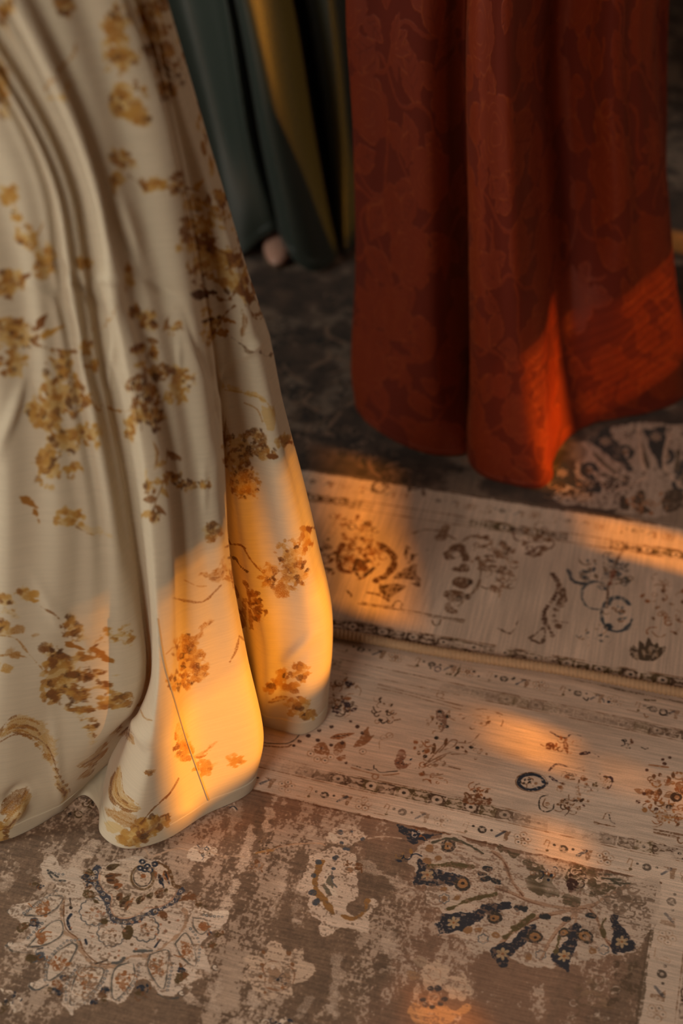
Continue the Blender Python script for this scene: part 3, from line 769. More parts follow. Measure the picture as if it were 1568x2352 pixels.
    o = off(900, 1880, 2.347); q1 = lambda a, b: o((a, b))[0]
    for a, r in (((228, 840), 33), ((362, 912), 31)): p.scallop(q1(*a), r, 7, .3, 0, LITE, .95, fillc=(202, 168, 142)); p.scallop(q1(*a), r * .42, 5, .3, 1.6, (176, 132, 104), .95)
    p.fill(o((90, 1030), (130, 990), (200, 1010), (280, 1000), (330, 1030), (400, 1000), (420, 1040), (320, 1090), (200, 1108), (110, 1090)), (196, 148, 104), rough=5, alpha=.85)
    for a in ((165, 975), (180, 1005), (215, 1015), (262, 1000), (285, 975), (245, 912), (205, 915)): p.dot(q1(*a), 9, (74, 66, 66), rough=3)
    p.ring(q1(222, 965), 12, 5, (176, 136, 108)); p.dot(q1(150, 770), 14, (170, 140, 116), rough=5); p.dot(q1(110, 850), 14, (160, 122, 92), rough=5)
    # ---- the fan of blue-black buds at the right
    p.fill(o((100, 220), (160, 150), (280, 90), (400, 120), (560, 170), (700, 190), (900, 240), (1100, 300), (1280, 310), (1440, 330), (1430, 480), (1370, 640), (1300, 720), (1060, 760), (1000, 800), (860, 800), (720, 790), (560, 740), (420, 720), (360, 650), (250, 580), (250, 500), (180, 450), (190, 370), (130, 300)), (196, 170, 150), rough=7)
    stem = [((1000, 490), (900, 480), (760, 450), (640, 400), (560, 370)), ((1000, 490), (880, 510), (780, 530), (660, 600), (560, 700)), ((1000, 500), (960, 540), (900, 590), (840, 680), (800, 760)), ((1000, 490), (1080, 470), (1150, 420), (1270, 360)), ((990, 520), (985, 600), (960, 690)), ((1060, 490), (1100, 540), (1140, 640), (1190, 700)), ((700, 410), (640, 330), (600, 230), (540, 180))]
    for a in stem: p.line(o(*a), 8, (176, 138, 112), rough=2); p.line(o(*[(x + 4, y + 8) for x, y in a]), 2, (120, 80, 58), rough=1.5, wear=.15)
    for a in (((130, 290), (220, 310), (330, 330), (400, 320)), ((250, 560), (330, 560), (420, 540), (540, 480), (640, 465)), ((550, 760), (620, 710), (700, 640), (780, 580)), ((890, 800), (940, 720), (980, 620), (1000, 560)), ((1250, 720), (1230, 640), (1195, 560), (1190, 520))):
        A = np.array(o(*a)); q = sm(A, 6); w = np.interp(np.arange(len(q)), [0, len(q) * .45, len(q) - 1], [1.0, .55, .18])
        nn = np.gradient(q, axis=0); nn = np.c_[-nn[:, 1], nn[:, 0]] / np.linalg.norm(nn, axis=1)[:, None]; hw = 28 * w[:, None]
        p.fill(np.vstack([q + nn * hw, (q - nn * hw)[::-1]]), (50, 48, 54), smooth=0, rough=6)
        cx, cy = q[len(q) // 4]; p.scallop((cx, cy), 12, 6, .7, 0, LITE, .9, fillc=(176, 146, 112)); p.dot((cx, cy), 3.5, RUSTY)
    for a in (((300, 490), (420, 440), (560, 410)), ((200, 262), (320, 250), (430, 265)), ((610, 640), (680, 580), (720, 550)), ((1140, 640), (1130, 580), (1150, 540)), ((880, 720), (900, 640), (920, 600)), ((650, 590), (760, 520))):
        p.line(o(*a), 9, (96, 80, 50), rough=4, wear=.1)
    for a, r in (((380, 350), 20), ((545, 540), 18), ((770, 640), 18), ((1035, 640), 18), ((300, 150), 18), ((920, 620), 13)): p.dot(q1(*a), r, (66, 56, 48), .85, rough=4); p.dot(q1(*a), r * .62, (158, 112, 72), .85, rough=3); p.dot(q1(*a), r * .22, INK)
    for a in ((280, 380), (340, 430), (280, 430), (465, 605), (410, 600), (555, 625), (735, 740), (1080, 720), (200, 165), (245, 215), (190, 225)): p.dot(q1(*a), 9, (150, 108, 72), .8, rough=4)
    for a in ((800, 735), (1138, 710), (490, 650), (280, 430)): p.scallop(q1(*a), 11, 6, .3, 2, (96, 96, 98), .9)
    for a in ((480, 300), (500, 330), (560, 340), (720, 485), (820, 525), (940, 545), (1065, 530), (515, 270), (680, 480)): p.dot(q1(*a), 11, (54, 52, 52), .6, rough=4)
    for a in (((700, 230), (740, 290), (720, 340), (760, 400), (870, 420), (900, 380), (850, 320), (800, 250)), ((940, 290), (1000, 250), (1090, 300), (1080, 370), (960, 390)), ((1060, 430), (1120, 350), (1210, 370), (1150, 410)), ((930, 420), (1000, 430), (1000, 470), (930, 470)), ((580, 150), (690, 190), (650, 220))): p.fill(o(*a), (84, 68, 46), rough=7, alpha=.85, wear=.12)
    p.spray(q1(1010, 310), 30, 22, 30, (LITE, (70, 52, 44), WHITE, DBRN), 7, 52); p.spray(q1(820, 290), 28, 20, 20, (LITE, NAVY, RUSTY), 6, 53); p.dot(q1(965, 360), 12, (66, 40, 32), 1.3, rough=4)
    for a in (((1120, 300), (1180, 300)), ((1130, 320), (1240, 330)), ((1170, 350), (1280, 350)), ((1180, 330), (1230, 360)), ((330, 110), (430, 150)), ((220, 130), (300, 110), (400, 140), (490, 190))): p.line(o(*a), 5, (84, 76, 60), rough=2, wear=.15)
    p.fill(o((30, 35), (110, 60), (170, 90), (260, 85), (180, 110), (100, 130), (60, 90)), (48, 48, 56), rough=6); p.spray(q1(130, 80), 18, 10, 10, (RUSTY, LITE, NAVY), 6, 54)
    p.spray(q1(60, 200), 24, 14, 12, ((160, 116, 62), NAVY), 7, 55); p.spray(q1(1260, 440), 40, 36, 26, ((150, 124, 104), (120, 98, 80)), 12, 56); p.spray(q1(1090, 980), 60, 50, 34, ((150, 118, 92), (118, 92, 70), LITE), 12, 57, alpha=.7)
    p.spray(q1(1240, 880), 40, 46, 26, ((146, 120, 98), (90, 70, 52)), 12, 58, alpha=.7)
    o = off(0, 1900, 3.015); p.spray((10, 2300), 40, 26, 30, (LITE, OLV, WHITE, NAVY), 9, 59); p.spray((630, 2345), 30, 12, 14, (LITE, NAVY, WHITE), 8, 60); p.spray((185, 1850), 34, 22, 26, (OLV, INK, LITE, WHITE), 8, 61); p.spray((505, 1845), 36, 18, 26, (NAVY, WHITE, RUSTY, OLV), 8, 62)
    fade_print(c, ground, 61, .72, 'u')
    cloth_grain(c, .055, 5, 'u')


paint_front()

# ---- back rug: lies over the front one, its bound edge running across the picture
RB = math.radians(-13.8)
BZ = 0.020
BO = on_plane(1164, 1520, BZ)[:2]
BU = np.array([math.cos(RB), math.sin(RB)]); BV = np.array([-math.sin(RB), math.cos(RB)])
B_EXT = (-1.15, 0.95, 0.0, 2.75)
BRES = 0.001
cB = rug_canvas(*B_EXT, BRES, 31, LITE)


def bmap(px, py):
    d = on_plane(px, py, BZ - .004)[:2] - BO
    return ((d @ BU - B_EXT[0]) / BRES, (d @ BV - B_EXT[2]) / BRES)


def BP(u, v): return ((u - B_EXT[0]) / BRES, (v - B_EXT[2]) / BRES)


def paint_back():
    c = cB; p = Pen(c, bmap); H, W = c.H, c.W
    V = (np.arange(H) * BRES + B_EXT[2])[:, None] + np.zeros((1, W)); U = (np.arange(W) * BRES + B_EXT[0])[None] + np.zeros((H, 1))
    c.rgb *= (1 + .06 * vnoise(H, W, 120, 30, 3, 1))[..., None]
    fld = sstep(.328, .336, V).astype(np.float32)
    a = vnoise(H, W, 120, 90, 4, 2); b = vnoise(H, W, 26, 30, 3, 3)
    pale = sstep(-.05, .6, a + .5 * b) * (.45 + .4 * sstep(-.1, .3, U))
    col = np.array((74, 56, 45), np.float32) / 255 * (1 + .25 * b)[..., None]
    col = col * (1 - pale[..., None]) + np.array((166, 142, 122), np.float32) / 255 * pale[..., None]
    c.rgb = c.rgb * (1 - fld[..., None]) + col * fld[..., None]
    ground = c.rgb.copy()
    guard_band(c, BP, -1.15, .95, .008, .023, 5, .3)
    guard_band(c, BP, -1.15, .95, .264, .279, 6, .42)
    ring_row(c, BP, -1.1, .95, .308, .024, 7, .7)
    c.stroke([BP(-1.15, .331), BP(.95, .331)], 4, DBRN, alpha=.8, rough=2, wear=.3)
    o = off(720, 1100, 3.92); q1 = lambda a, b: o((a, b))[0]
    for w_, a in ((4, ((400, 1140), (560, 1165), (700, 1185), (780, 1195))), (2, ((420, 1125), (560, 1150), (700, 1165))), (4, ((780, 1190), (900, 1210), (1050, 1240), (1180, 1265), (1350, 1290))), (2, ((800, 1215), (1000, 1250), (1340, 1310)))): p.line(o(*a), w_, (110, 80, 56), alpha=.85, rough=1)
    p.line(o((700, 1180), (740, 1115), (790, 1130), (780, 1180)), 4, (110, 84, 60)); p.line(o((1060, 1290), (1080, 1330), (1120, 1330), (1140, 1290)), 4, (116, 84, 58))
    # round blossom, leaves and the column of brown leaves
    p.line(o((260, 600), (220, 700), (240, 830), (330, 860)), 10, (104, 62, 38), rough=2); p.line(o((600, 600), (700, 680), (720, 780), (650, 880), (560, 930)), 14, (92, 56, 34), rough=2)
    p.spray(q1(440, 700), 52, 40, 60, ((140, 88, 48), (110, 66, 36), TAN), 8, 5); p.line(o((400, 740), (370, 840), (410, 910)), 8, (80, 48, 30), rough=2); p.line(o((450, 890), (540, 820)), 7, (70, 42, 28), rough=2); p.spray(q1(430, 780), 20, 12, 10, (DBRN, BRN), 7, 6)
    for a in (((820, 740), (840, 600), (880, 680), (1030, 630), (900, 720), (860, 780)), ((700, 900), (800, 830), (930, 770), (920, 860), (950, 980), (860, 930), (780, 910)), ((600, 960), (720, 960), (820, 980), (720, 1050), (670, 1130), (620, 1060)), ((330, 1090), (270, 1000), (350, 1050))): p.fill(o(*a), (88, 60, 40), rough=3)
    p.line(o((700, 900), (840, 740), (860, 640)), 6, LITE); p.line(o((620, 960), (800, 930), (900, 940)), 7, LITE); p.line(o((480, 1040), (580, 1060), (650, 1100)), 5, (126, 92, 66))
    p.spray(q1(330, 450), 60, 36, 50, ((130, 84, 50), (96, 62, 38), TAN), 8, 7, wear=.2); p.spray(q1(130, 760), 30, 50, 30, (BRN, DBRN), 9, 8)
    for a in (((1180, 720), (1230, 600), (1320, 560), (1370, 620), (1400, 720), (1350, 740), (1330, 690), (1250, 730)), ((1240, 840), (1280, 800), (1370, 780), (1400, 840), (1330, 860)), ((1230, 930), (1330, 890), (1430, 930), (1380, 1000), (1290, 1000)), ((1160, 1040), (1260, 1020), (1390, 1060), (1320, 1120), (1230, 1110)), ((1180, 1200), (1210, 1130), (1250, 1190), (1300, 1180), (1280, 1230))): p.fill(o(*a), (116, 80, 54), rough=4)
    p.dot(q1(1280, 680), 10, LITE); p.dot(q1(1380, 1080), 10, DBRN, rough=2); p.dot(q1(1310, 1100), 9, DBRN, rough=2); p.dot(q1(1400, 950), 8, DBRN)
    for a in (((1320, 560), (1420, 500), (1568, 530)), ((1480, 700), (1500, 850), (1460, 1000), (1300, 1160)), ((900, 470), (1000, 440), (1120, 450)), ((1120, 440), (1270, 530))): p.line(o(*a), 5, (132, 98, 72), rough=1.5, wear=.15)
    p.fill(o((1100, 500), (1160, 410), (1220, 410), (1180, 530), (1110, 540)), (128, 92, 66), rough=3)
    o = off(700, 1050, 1.806); q1 = lambda a, b: o((a, b))[0]
    p.spray(q1(810, 460), 34, 66, 70, ((140, 100, 72), (110, 78, 54), TAN), 8, 9, wear=.2); p.spray(q1(740, 400), 30, 50, 30, (TAN, BRN), 6, 10, wear=.3)
    p.spray(q1(1240, 480), 62, 44, 70, ((66, 68, 72), (84, 82, 78), (110, 84, 60)), 8, 11, wear=.1); p.line(o((1090, 470), (1110, 520), (1160, 530)), 8, (56, 58, 64), rough=2); p.ring(q1(1205, 580), 34, 6, (82, 84, 84), 1.0, .2, rough=2); p.ring(q1(1290, 660), 36, 6, (72, 76, 80), 1.1, .15, rough=2); p.spray(q1(1290, 660), 20, 22, 14, (TAN, BRN, (96, 100, 100)), 5, 12); p.dot(q1(1255, 712), 12, (48, 54, 60), rough=2)
    g = np.random.default_rng(3)
    for t in np.linspace(0, 1, 20): q = q1(1010 + 25 * math.sin(7 * t) - 20 * t, 490 + 260 * t); p.dot((q[0] + 10, q[1]), 5.5, (92, 62, 44), rough=2)
    for t in np.linspace(0, 1, 9): p.dot(q1(1050 + 20 * math.sin(6 * t), 540 + 170 * t), 9, (110, 78, 56), rough=3)
    for pts in (((1440, 1240), (1400, 1320), (1390, 1400)), ((800, 720), (850, 740), (880, 690)), ((930, 760), (990, 720), (980, 780), (940, 770))): p.line(o(*pts) if pts[0][1] < 1100 else pts, 5, (110, 84, 66), rough=2)
    p.spray(q1(960, 340), 32, 38, 26, ((112, 76, 56), BRN), 9, 13); p.spray(q1(1480, 640), 60, 80, 34, (RUSTY, BRN, TAN), 8, 14, wear=.35); p.spray(q1(1200, 740), 40, 24, 16, (TAN, (96, 90, 86)), 6, 15, wear=.3)
    p.line([(1408, 1310), (1398, 1345)], 9, (120, 66, 40), rough=3); p.line([(1250, 1430), (1300, 1436)], 4, (140, 108, 88), wear=.3)
    p.fill(o((1350, 830), (1360, 790), (1380, 810), (1385, 770), (1410, 795), (1420, 755), (1440, 790), (1460, 775), (1465, 800), (1490, 790), (1480, 830), (1440, 850), (1390, 850)), (84, 66, 48), rough=3)
    for a in ((1370, 815), (1400, 805), (1425, 795), (1455, 810)): p.leaf(q1(*a), q1(a[0] + 4, a[1] + 36), 4, (140, 112, 86))
    # dark fan of buds right of the rust hem
    o = off(1200, 920, 4.26); q1 = lambda a, b: o((a, b))[0]
    p.fill(o((300, 950), (450, 780), (560, 560), (700, 340), (900, 240), (1200, 200), (1568, 220), (1900, 300), (1900, 950), (1568, 1000), (1300, 1120), (900, 1060)), (174, 150, 132), rough=6)
    for a in (((740, 300), (840, 420), (960, 540), (1080, 660)), ((1290, 250), (1310, 380), (1330, 520), (1350, 650)), ((1750, 300), (1680, 450), (1600, 600), (1500, 700)), ((640, 780), (760, 850)), ((330, 640), (450, 730), (600, 840))):
        A = sm(o(*a), 6); w = np.interp(np.arange(len(A)), [0, len(A) * .5, len(A) - 1], [1, .6, .2]); nn = np.gradient(A, axis=0); nn = np.c_[-nn[:, 1], nn[:, 0]] / np.linalg.norm(nn, axis=1)[:, None]
        p.fill(np.vstack([A + nn * 26 * w[:, None], (A - nn * 26 * w[:, None])[::-1]]), (52, 48, 46), smooth=0, rough=4); p.scallop(tuple(A[len(A) // 4]), 11, 6, .6, 0, LITE, .8, fillc=(150, 124, 104))
    for a in ((1000, 490), (1400, 530), (650, 660), (1540, 800)): p.ring(q1(*a), 15, 9, (58, 54, 50), 1.0, rough=2); p.dot(q1(*a), 7, (130, 98, 72))
    for a in (((700, 500), (800, 600), (900, 680)), ((1150, 400), (1190, 530), (1230, 640)), ((1520, 480), (1510, 650)), ((780, 700), (900, 740), (1000, 730)), ((1650, 560), (1560, 760))): p.line(o(*a), 8, (88, 72, 54), rough=2)
    for a in (((700, 680), (820, 840), (1000, 830), (1200, 740)), ((1130, 250), (1160, 560), (1200, 690)), ((1440, 300), (1380, 560), (1420, 700), (1600, 860)), ((600, 400), (760, 620), (1000, 760))): p.line(o(*a), 7, (190, 160, 138), rough=1.5)
    for a in (((950, 1050), (980, 910), (1040, 1040)), ((1060, 960), (1150, 850), (1210, 900), (1180, 1000)), ((1350, 960), (1420, 860), (1568, 880), (1560, 1020), (1400, 1080)), ((1130, 1080), (1170, 1000), (1240, 1060))): p.fill(o(*a), (76, 58, 42), rough=4)
    p.spray(q1(1230, 980), 50, 26, 30, (TAN, (96, 74, 54), RUSTY), 8, 16); p.spray(q1(500, 850), 60, 26, 30, (DBRN, TAN, INK), 8, 17); p.spray(q1(860, 820), 40, 14, 16, (INK, DBRN), 7, 18)
    # darker field motifs behind and between the skirts
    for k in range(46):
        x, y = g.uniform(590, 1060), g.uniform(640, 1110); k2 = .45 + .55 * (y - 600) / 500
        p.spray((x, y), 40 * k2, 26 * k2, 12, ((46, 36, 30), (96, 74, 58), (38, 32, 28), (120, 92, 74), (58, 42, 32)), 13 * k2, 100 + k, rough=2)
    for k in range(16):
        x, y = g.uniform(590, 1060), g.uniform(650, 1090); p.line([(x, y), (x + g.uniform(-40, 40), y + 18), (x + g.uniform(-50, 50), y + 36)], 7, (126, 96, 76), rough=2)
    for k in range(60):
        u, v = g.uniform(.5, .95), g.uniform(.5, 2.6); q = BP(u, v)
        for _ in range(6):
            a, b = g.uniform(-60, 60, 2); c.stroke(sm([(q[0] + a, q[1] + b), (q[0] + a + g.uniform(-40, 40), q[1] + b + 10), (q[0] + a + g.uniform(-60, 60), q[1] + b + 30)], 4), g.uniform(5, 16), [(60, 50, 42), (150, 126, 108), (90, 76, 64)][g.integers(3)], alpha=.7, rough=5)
    fade_print(c, ground, 62, .6, 'v')
    cloth_grain(c, .05, 6, 'v')


paint_back()


def rug_material(name, cv, along, su, sv):
    m, nt, b = new_mat(name)
    N, L = nt.nodes, nt.links
    ti = N.new('ShaderNodeTexImage'); ti.image = cv.image(name + '_print'); ti.interpolation = 'Cubic'; ti.extension = 'EXTEND'
    # fine procedural unevenness of the pile over the print
    tc = N.new('ShaderNodeTexCoord'); nz = N.new('ShaderNodeTexNoise'); nz.inputs['Scale'].default_value = 900; nz.inputs['Detail'].default_value = 3
    L.new(tc.outputs['Object'], nz.inputs['Vector'])
    rm = N.new('ShaderNodeMapRange'); rm.inputs[3].default_value = .86; rm.inputs[4].default_value = 1.12
    L.new(nz.outputs['Fac'], rm.inputs[0])
    mx = N.new('ShaderNodeMix'); mx.data_type = 'RGBA'; mx.blend_type = 'MULTIPLY'; mx.inputs[0].default_value = 1
    L.new(ti.outputs['Color'], mx.inputs[6]); L.new(rm.outputs[0], mx.inputs[7]); L.new(mx.outputs[2], b.inputs['Base Color'])
    b.inputs['Roughness'].default_value = .78; b.inputs['Specular IOR Level'].default_value = .25; b.inputs['Sheen Weight'].default_value = .12
    w = N.new('ShaderNodeTexWave'); w.bands_direction = 'Y' if along == 'u' else 'X'; w.inputs['Scale'].default_value = sv if along == 'u' else su
    w.inputs['Distortion'].default_value = 2.0; w.inputs['Detail'].default_value = 2; w.inputs['Detail Scale'].default_value = 6
    uv = N.new('ShaderNodeUVMap'); L.new(uv.outputs[0], w.inputs['Vector'])
    ad = N.new('ShaderNodeMath'); ad.operation = 'ADD'; L.new(w.outputs['Fac'], ad.inputs[0]); L.new(nz.outputs['Fac'], ad.inputs[1])
    bp = N.new('ShaderNodeBump'); bp.inputs['Strength'].default_value = .28; bp.inputs['Distance'].default_value = .0005
    L.new(ad.outputs[0], bp.inputs['Height']); L.new(bp.outputs['Normal'], b.inputs['Normal'])
    return m


def rug_mesh(name, mat, ext, org, eu, ev, top, thick, nu, nv):
    u = np.linspace(ext[0], ext[1], nu); v = np.linspace(ext[2], ext[3], nv)
    Ug, Vg = np.meshgrid(u, v)
    Z = top(Ug, Vg)
    P = np.stack([org[0] + Ug * eu[0] + Vg * ev[0], org[1] + Ug * eu[1] + Vg * ev[1], Z], -1).reshape(-1, 3)
    uv = np.c_[((Ug - ext[0]) / (ext[1] - ext[0])).ravel(), ((Vg - ext[2]) / (ext[3] - ext[2])).ravel()]
    Q = P.copy(); Q[:, 2] -= thick
    n = nu * nv
    F = [grid_faces(nv, nu), grid_faces(nv, nu)[:, ::-1] + n]
    per = np.r_[np.arange(nu), np.arange(1, nv) * nu + nu - 1, (nv - 1) * nu + np.arange(nu - 2, -1, -1), np.arange(nv - 2, 0, -1) * nu]
    nx = np.roll(per, -1)
    F.append(np.stack([per, per + n, nx + n, nx], -1))
    return mesh_obj(name, np.vstack([P, Q]), np.vstack(F), mat, None, True, np.vstack([uv, uv]))


def front_top(U, V):
    z = FZ + .0012 * np.sin(U * 21 + 1.5 * V * 4) * np.sin(V * 13 + .6)
    # soft ridges where the rug was folded
    for u0, sl, h, w in ((-.435, .06, .0035, .016), (-.20, -.1, .0018, .02), (-.075, .05, .002, .014)):
        z = z + h * np.exp(-((U - u0 - sl * V) / w) ** 2) * sstep(-.02, -.08, V)
    return z


def back_top(U, V):
    return .0125 + (BZ - .0125) * (1 - sstep(.13, .26, V)) + .0009 * np.sin(U * 17 + 1) * np.sin(V * 11)


M_front = rug_material('front_rug_pile', cF, 'u', 900, 320)
M_back = rug_material('back_rug_pile', cB, 'v', 480, 900)
rug_f = rug_mesh('rug', M_front, F_EXT, FO, FU, FV, front_top, .007, 260, 190)
tag(rug_f, 'faded brown floral rug in front, partly under the bound edge of the other rug', 'rug')
rug_b = rug_mesh('rug', M_back, B_EXT, BO, BU, BV, back_top, .006, 220, 300)
tag(rug_b, 'dark brown and cream rug with a tan bound edge lying over another rug', 'rug')
# whipped edge: a cord wound with thread, every turn a small ridge
M_bind = plain_mat('tan_binding_thread', (.43, .265, .145), .75, .2, 160)
t = np.arange(B_EXT[0], B_EXT[1], .0011)
wob = .0022 * np.sin(t * 9 + .5) + .0012 * np.sin(t * 23)
cz = back_top(t, 0 * t) - .0002 + .0003 * np.sin(t * 15)
path = np.c_[BO[0] + t * BU[0] + (wob - .001) * BV[0], BO[1] + t * BU[1] + (wob - .001) * BV[1], cz]
ang = np.linspace(0, 2 * np.pi, 12, endpoint=False)[None]
R = .0066 * (1 + .12 * np.cos(2 * np.pi * t[:, None] / .0056 + ang * 1.0))
tube('binding', path, R, M_bind, rug_b, 12)

# ------------------------------------------------------------------ skirts
def pchip(s, y, sq):
    """monotone cubic through (s, y), evaluated at sq."""
    s = np.asarray(s, float); y = np.asarray(y, float)
    if len(s) == 2: return np.interp(sq, s, y)
    h = np.diff(s); d = np.diff(y) / h
    m = np.zeros_like(y)
    for k in range(1, len(y) - 1):
        if d[k - 1] * d[k] > 0:
            w1, w2 = 2 * h[k] + h[k - 1], h[k] + 2 * h[k - 1]
            m[k] = (w1 + w2) / (w1 / d[k - 1] + w2 / d[k])
    m[0], m[-1] = d[0], d[-1]
    i = np.clip(np.searchsorted(s, sq) - 1, 0, len(h) - 1)
    t = (sq - s[i]) / h[i]; hh = h[i]
    return (y[i] * (1 + 2 * t) * (1 - t) ** 2 + hh * m[i] * t * (1 - t) ** 2 + y[i + 1] * t * t * (3 - 2 * t) + hh * m[i + 1] * t * t * (t - 1))


class Skirt:
    """A closed cloth of revolution-like form: columns run from the hem to the waist, folds are the
    differences between neighbouring columns."""
    def __init__(s, cols, centre, wr, zw, z0, phi0, NU, NV, pleat=0.0, pleat_n=30, seed=1, fade=1.0):
        n = len(cols)
        hem = np.array([(c[0][1:3] if c[0][0] == 'w' else on_plane(c[0][1], c[0][2], z0)[:2]) for c in cols], float)
        nx = np.roll(hem, -1, 0)
        seg = np.linalg.norm(nx - hem, axis=1)
        cum = np.r_[0, np.cumsum(seg)][:-1]
        # spread the waist by hem length so that every fold opens downwards
        phi = phi0 + 2 * np.pi * cum / seg.sum()
        waist = np.c_[centre[0] + wr[0] * np.cos(phi), centre[1] + wr[1] * np.sin(phi)]
        sv = np.linspace(0, 1, NV) ** 1.15
        CX = np.zeros((NV, n)); CY = np.zeros((NV, n))
        for j, c in enumerate(cols):
            S = [0.0]; X = [hem[j, 0]]; Y = [hem[j, 1]]
            for q in c[1:]:
                px, py = q[:2]; dD = q[2] if len(q) > 2 else 0.0
                r = ray(px, py); k = r[2] / r[1]; g = (waist[j, 1] - hem[j, 1]) / (zw - z0)
                D = (hem[j, 1] + dD + g * (CAM_H - z0)) / (1 - g * k)
                z = CAM_H + D * k
                S.append((z - z0) / (zw - z0)); Y.append(D); X.append(D * r[0] / r[1])
            S.append(1.0); X.append(waist[j, 0]); Y.append(waist[j, 1])
            o = np.argsort(S); S = np.array(S)[o]
            CX[:, j] = pchip(S, np.array(X)[o], sv); CY[:, j] = pchip(S, np.array(Y)[o], sv)
        # closed non-uniform Catmull-Rom across the columns
        kn = np.r_[0, np.cumsum(np.sqrt(seg))]
        per = kn[-1]
        tq = np.linspace(0, per, NU, endpoint=False)
        M = np.zeros((NU, n))
        i = np.clip(np.searchsorted(kn, tq, side='right') - 1, 0, n - 1)
        def K(a): return kn[a % n] + per * (a // n)
        for q in range(NU):
            a = i[q]
            t0, t1, t2, t3 = K(a - 1), K(a), K(a + 1), K(a + 2); t = tq[q]
            w = np.eye(4)
            A1 = (t1 - t) / (t1 - t0) * w[0] + (t - t0) / (t1 - t0) * w[1]
            A2 = (t2 - t) / (t2 - t1) * w[1] + (t - t1) / (t2 - t1) * w[2]
            A3 = (t3 - t) / (t3 - t2) * w[2] + (t - t2) / (t3 - t2) * w[3]
            B1 = (t2 - t) / (t2 - t0) * A1 + (t - t0) / (t2 - t0) * A2
            B2 = (t3 - t) / (t3 - t1) * A2 + (t - t1) / (t3 - t1) * A3
            C = (t2 - t) / (t2 - t1) * B1 + (t - t1) / (t2 - t1) * B2
            for b in range(4): M[q, (a - 1 + b) % n] += C[b]
        P = np.zeros((NV, NU, 3))
        P[..., 0] = CX @ M.T; P[..., 1] = CY @ M.T
        P[..., 2] = (z0 + (zw - z0) * sv)[:, None]
        s.P, s.sv, s.NU, s.NV, s.z0, s.zw, s.M, s.tq, s.kn, s.per = P, sv, NU, NV, z0, zw, M, tq, kn, per
        if pleat:
            g = np.random.default_rng(seed)
            L = np.r_[0, np.cumsum(np.linalg.norm(np.diff(np.vstack([P[NV // 4], P[NV // 4][:1]]), axis=0), axis=1))][:-1]
            L = L / L.max() * 2 * np.pi
            f = np.zeros((NV, NU))
            for k in range(7):
                m = int(pleat_n * (0.5 + 0.25 * k)); ph = g.uniform(0, 6.28); dr = g.uniform(-2.2, 2.2)
                f += np.cos(m * L[None] + ph + dr * s.sv[:, None] * 2) * g.uniform(.4, 1) / 3
            s.displace(pleat * f * (fade * sstep(0.06, 0.5, s.sv) + (1 - fade))[:, None])

    def normals(s):
        du = np.roll(s.P, -1, 1) - np.roll(s.P, 1, 1); dv = np.gradient(s.P, axis=0)
        n = np.cross(du, dv)
        return n / (np.linalg.norm(n, axis=-1, keepdims=True) + 1e-12)

    def displace(s, d):
        s.P = s.P + s.normals() * d[..., None]

    def creases(s, lst, seed=0):
        """sharp little creases: (px,py),(px,py),height,width in picture pixels."""
        X, Y, dep = project(s.P)
        vis = (s.normals() * (np.array([0, 0, CAM_H]) - s.P)).sum(-1) > 0
        d = np.zeros(X.shape)
        for a, b, h, w in lst:
            a = np.array(a, float); b = np.array(b, float); e = b - a; L = e @ e
            t = np.clip(((X - a[0]) * e[0] + (Y - a[1]) * e[1]) / L, 0, 1)
            q = np.hypot(X - a[0] - t * e[0], Y - a[1] - t * e[1])
            d += 1.5 * h * np.exp(-(q / w) ** 2) * np.sin(np.pi * np.clip(t, .06, .94)) * vis
        s.displace(d)

    def lookup(s, bin=4):
        """picture pixel -> (u, v) of the nearest cloth facing the viewer."""
        X, Y, dep = project(s.P)
        vis = (s.normals() * (np.array([0, 0, CAM_H]) - s.P)).sum(-1) > 0
        jj, ii = np.meshgrid(np.arange(s.NU), np.arange(s.NV))
        W, H = (1568 + 800) // bin, (2352 + 800) // bin
        bx = ((X + 400) / bin).astype(int); by = ((Y + 400) / bin).astype(int)
        ok = vis & (bx >= 0) & (bx < W) & (by >= 0) & (by < H)
        o = np.argsort(-dep[ok])
        best = np.full((H, W), -1)
        idx = (ii * s.NU + jj)[ok][o]
        best[by[ok][o], bx[ok][o]] = idx
        for _ in range(14):
            e = best < 0
            for ax, sh in ((0, 1), (0, -1), (1, 1), (1, -1)):
                r = np.roll(best, sh, ax)
                best = np.where((best < 0) & (r >= 0), r, best)
        Xu = (np.roll(X, -1, 1) - np.roll(X, 1, 1)) / 2; Yu = (np.roll(Y, -1, 1) - np.roll(Y, 1, 1)) / 2
        Xv, Yv = np.gradient(X, axis=0), np.gradient(Y, axis=0)
        def f(px, py):
            k = best[int(np.clip((py + 400) / bin, 0, H - 1)), int(np.clip((px + 400) / bin, 0, W - 1))]
            if k < 0: return None
            r, q = k // s.NU, k % s.NU
            a, b, c, d = Xu[r, q], Xv[r, q], Yu[r, q], Yv[r, q]
            det = a * d - b * c; ex, ey = px - X[r, q], py - Y[r, q]
            du, dv = ((d * ex - b * ey) / det, (a * ey - c * ex) / det) if abs(det) > .3 else (0, 0)
            return (q + np.clip(du, -4, 4)) / s.NU, (r + np.clip(dv, -4, 4)) / (s.NV - 1)
        return f

    def build(s, name, mat, parent=None, hem=None, hem_mat=None):
        NV, NU = s.NV, s.NU
        P = np.concatenate([s.P, s.P[:, :1]], 1)
        uu, vv = np.meshgrid(np.linspace(0, 1, NU + 1), np.linspace(0, 1, NV))
        uv = np.c_[uu.ravel(), vv.ravel()]
        o = mesh_obj(name, P.reshape(-1, 3), grid_faces(NV, NU + 1), mat, parent, True, uv)
        return o

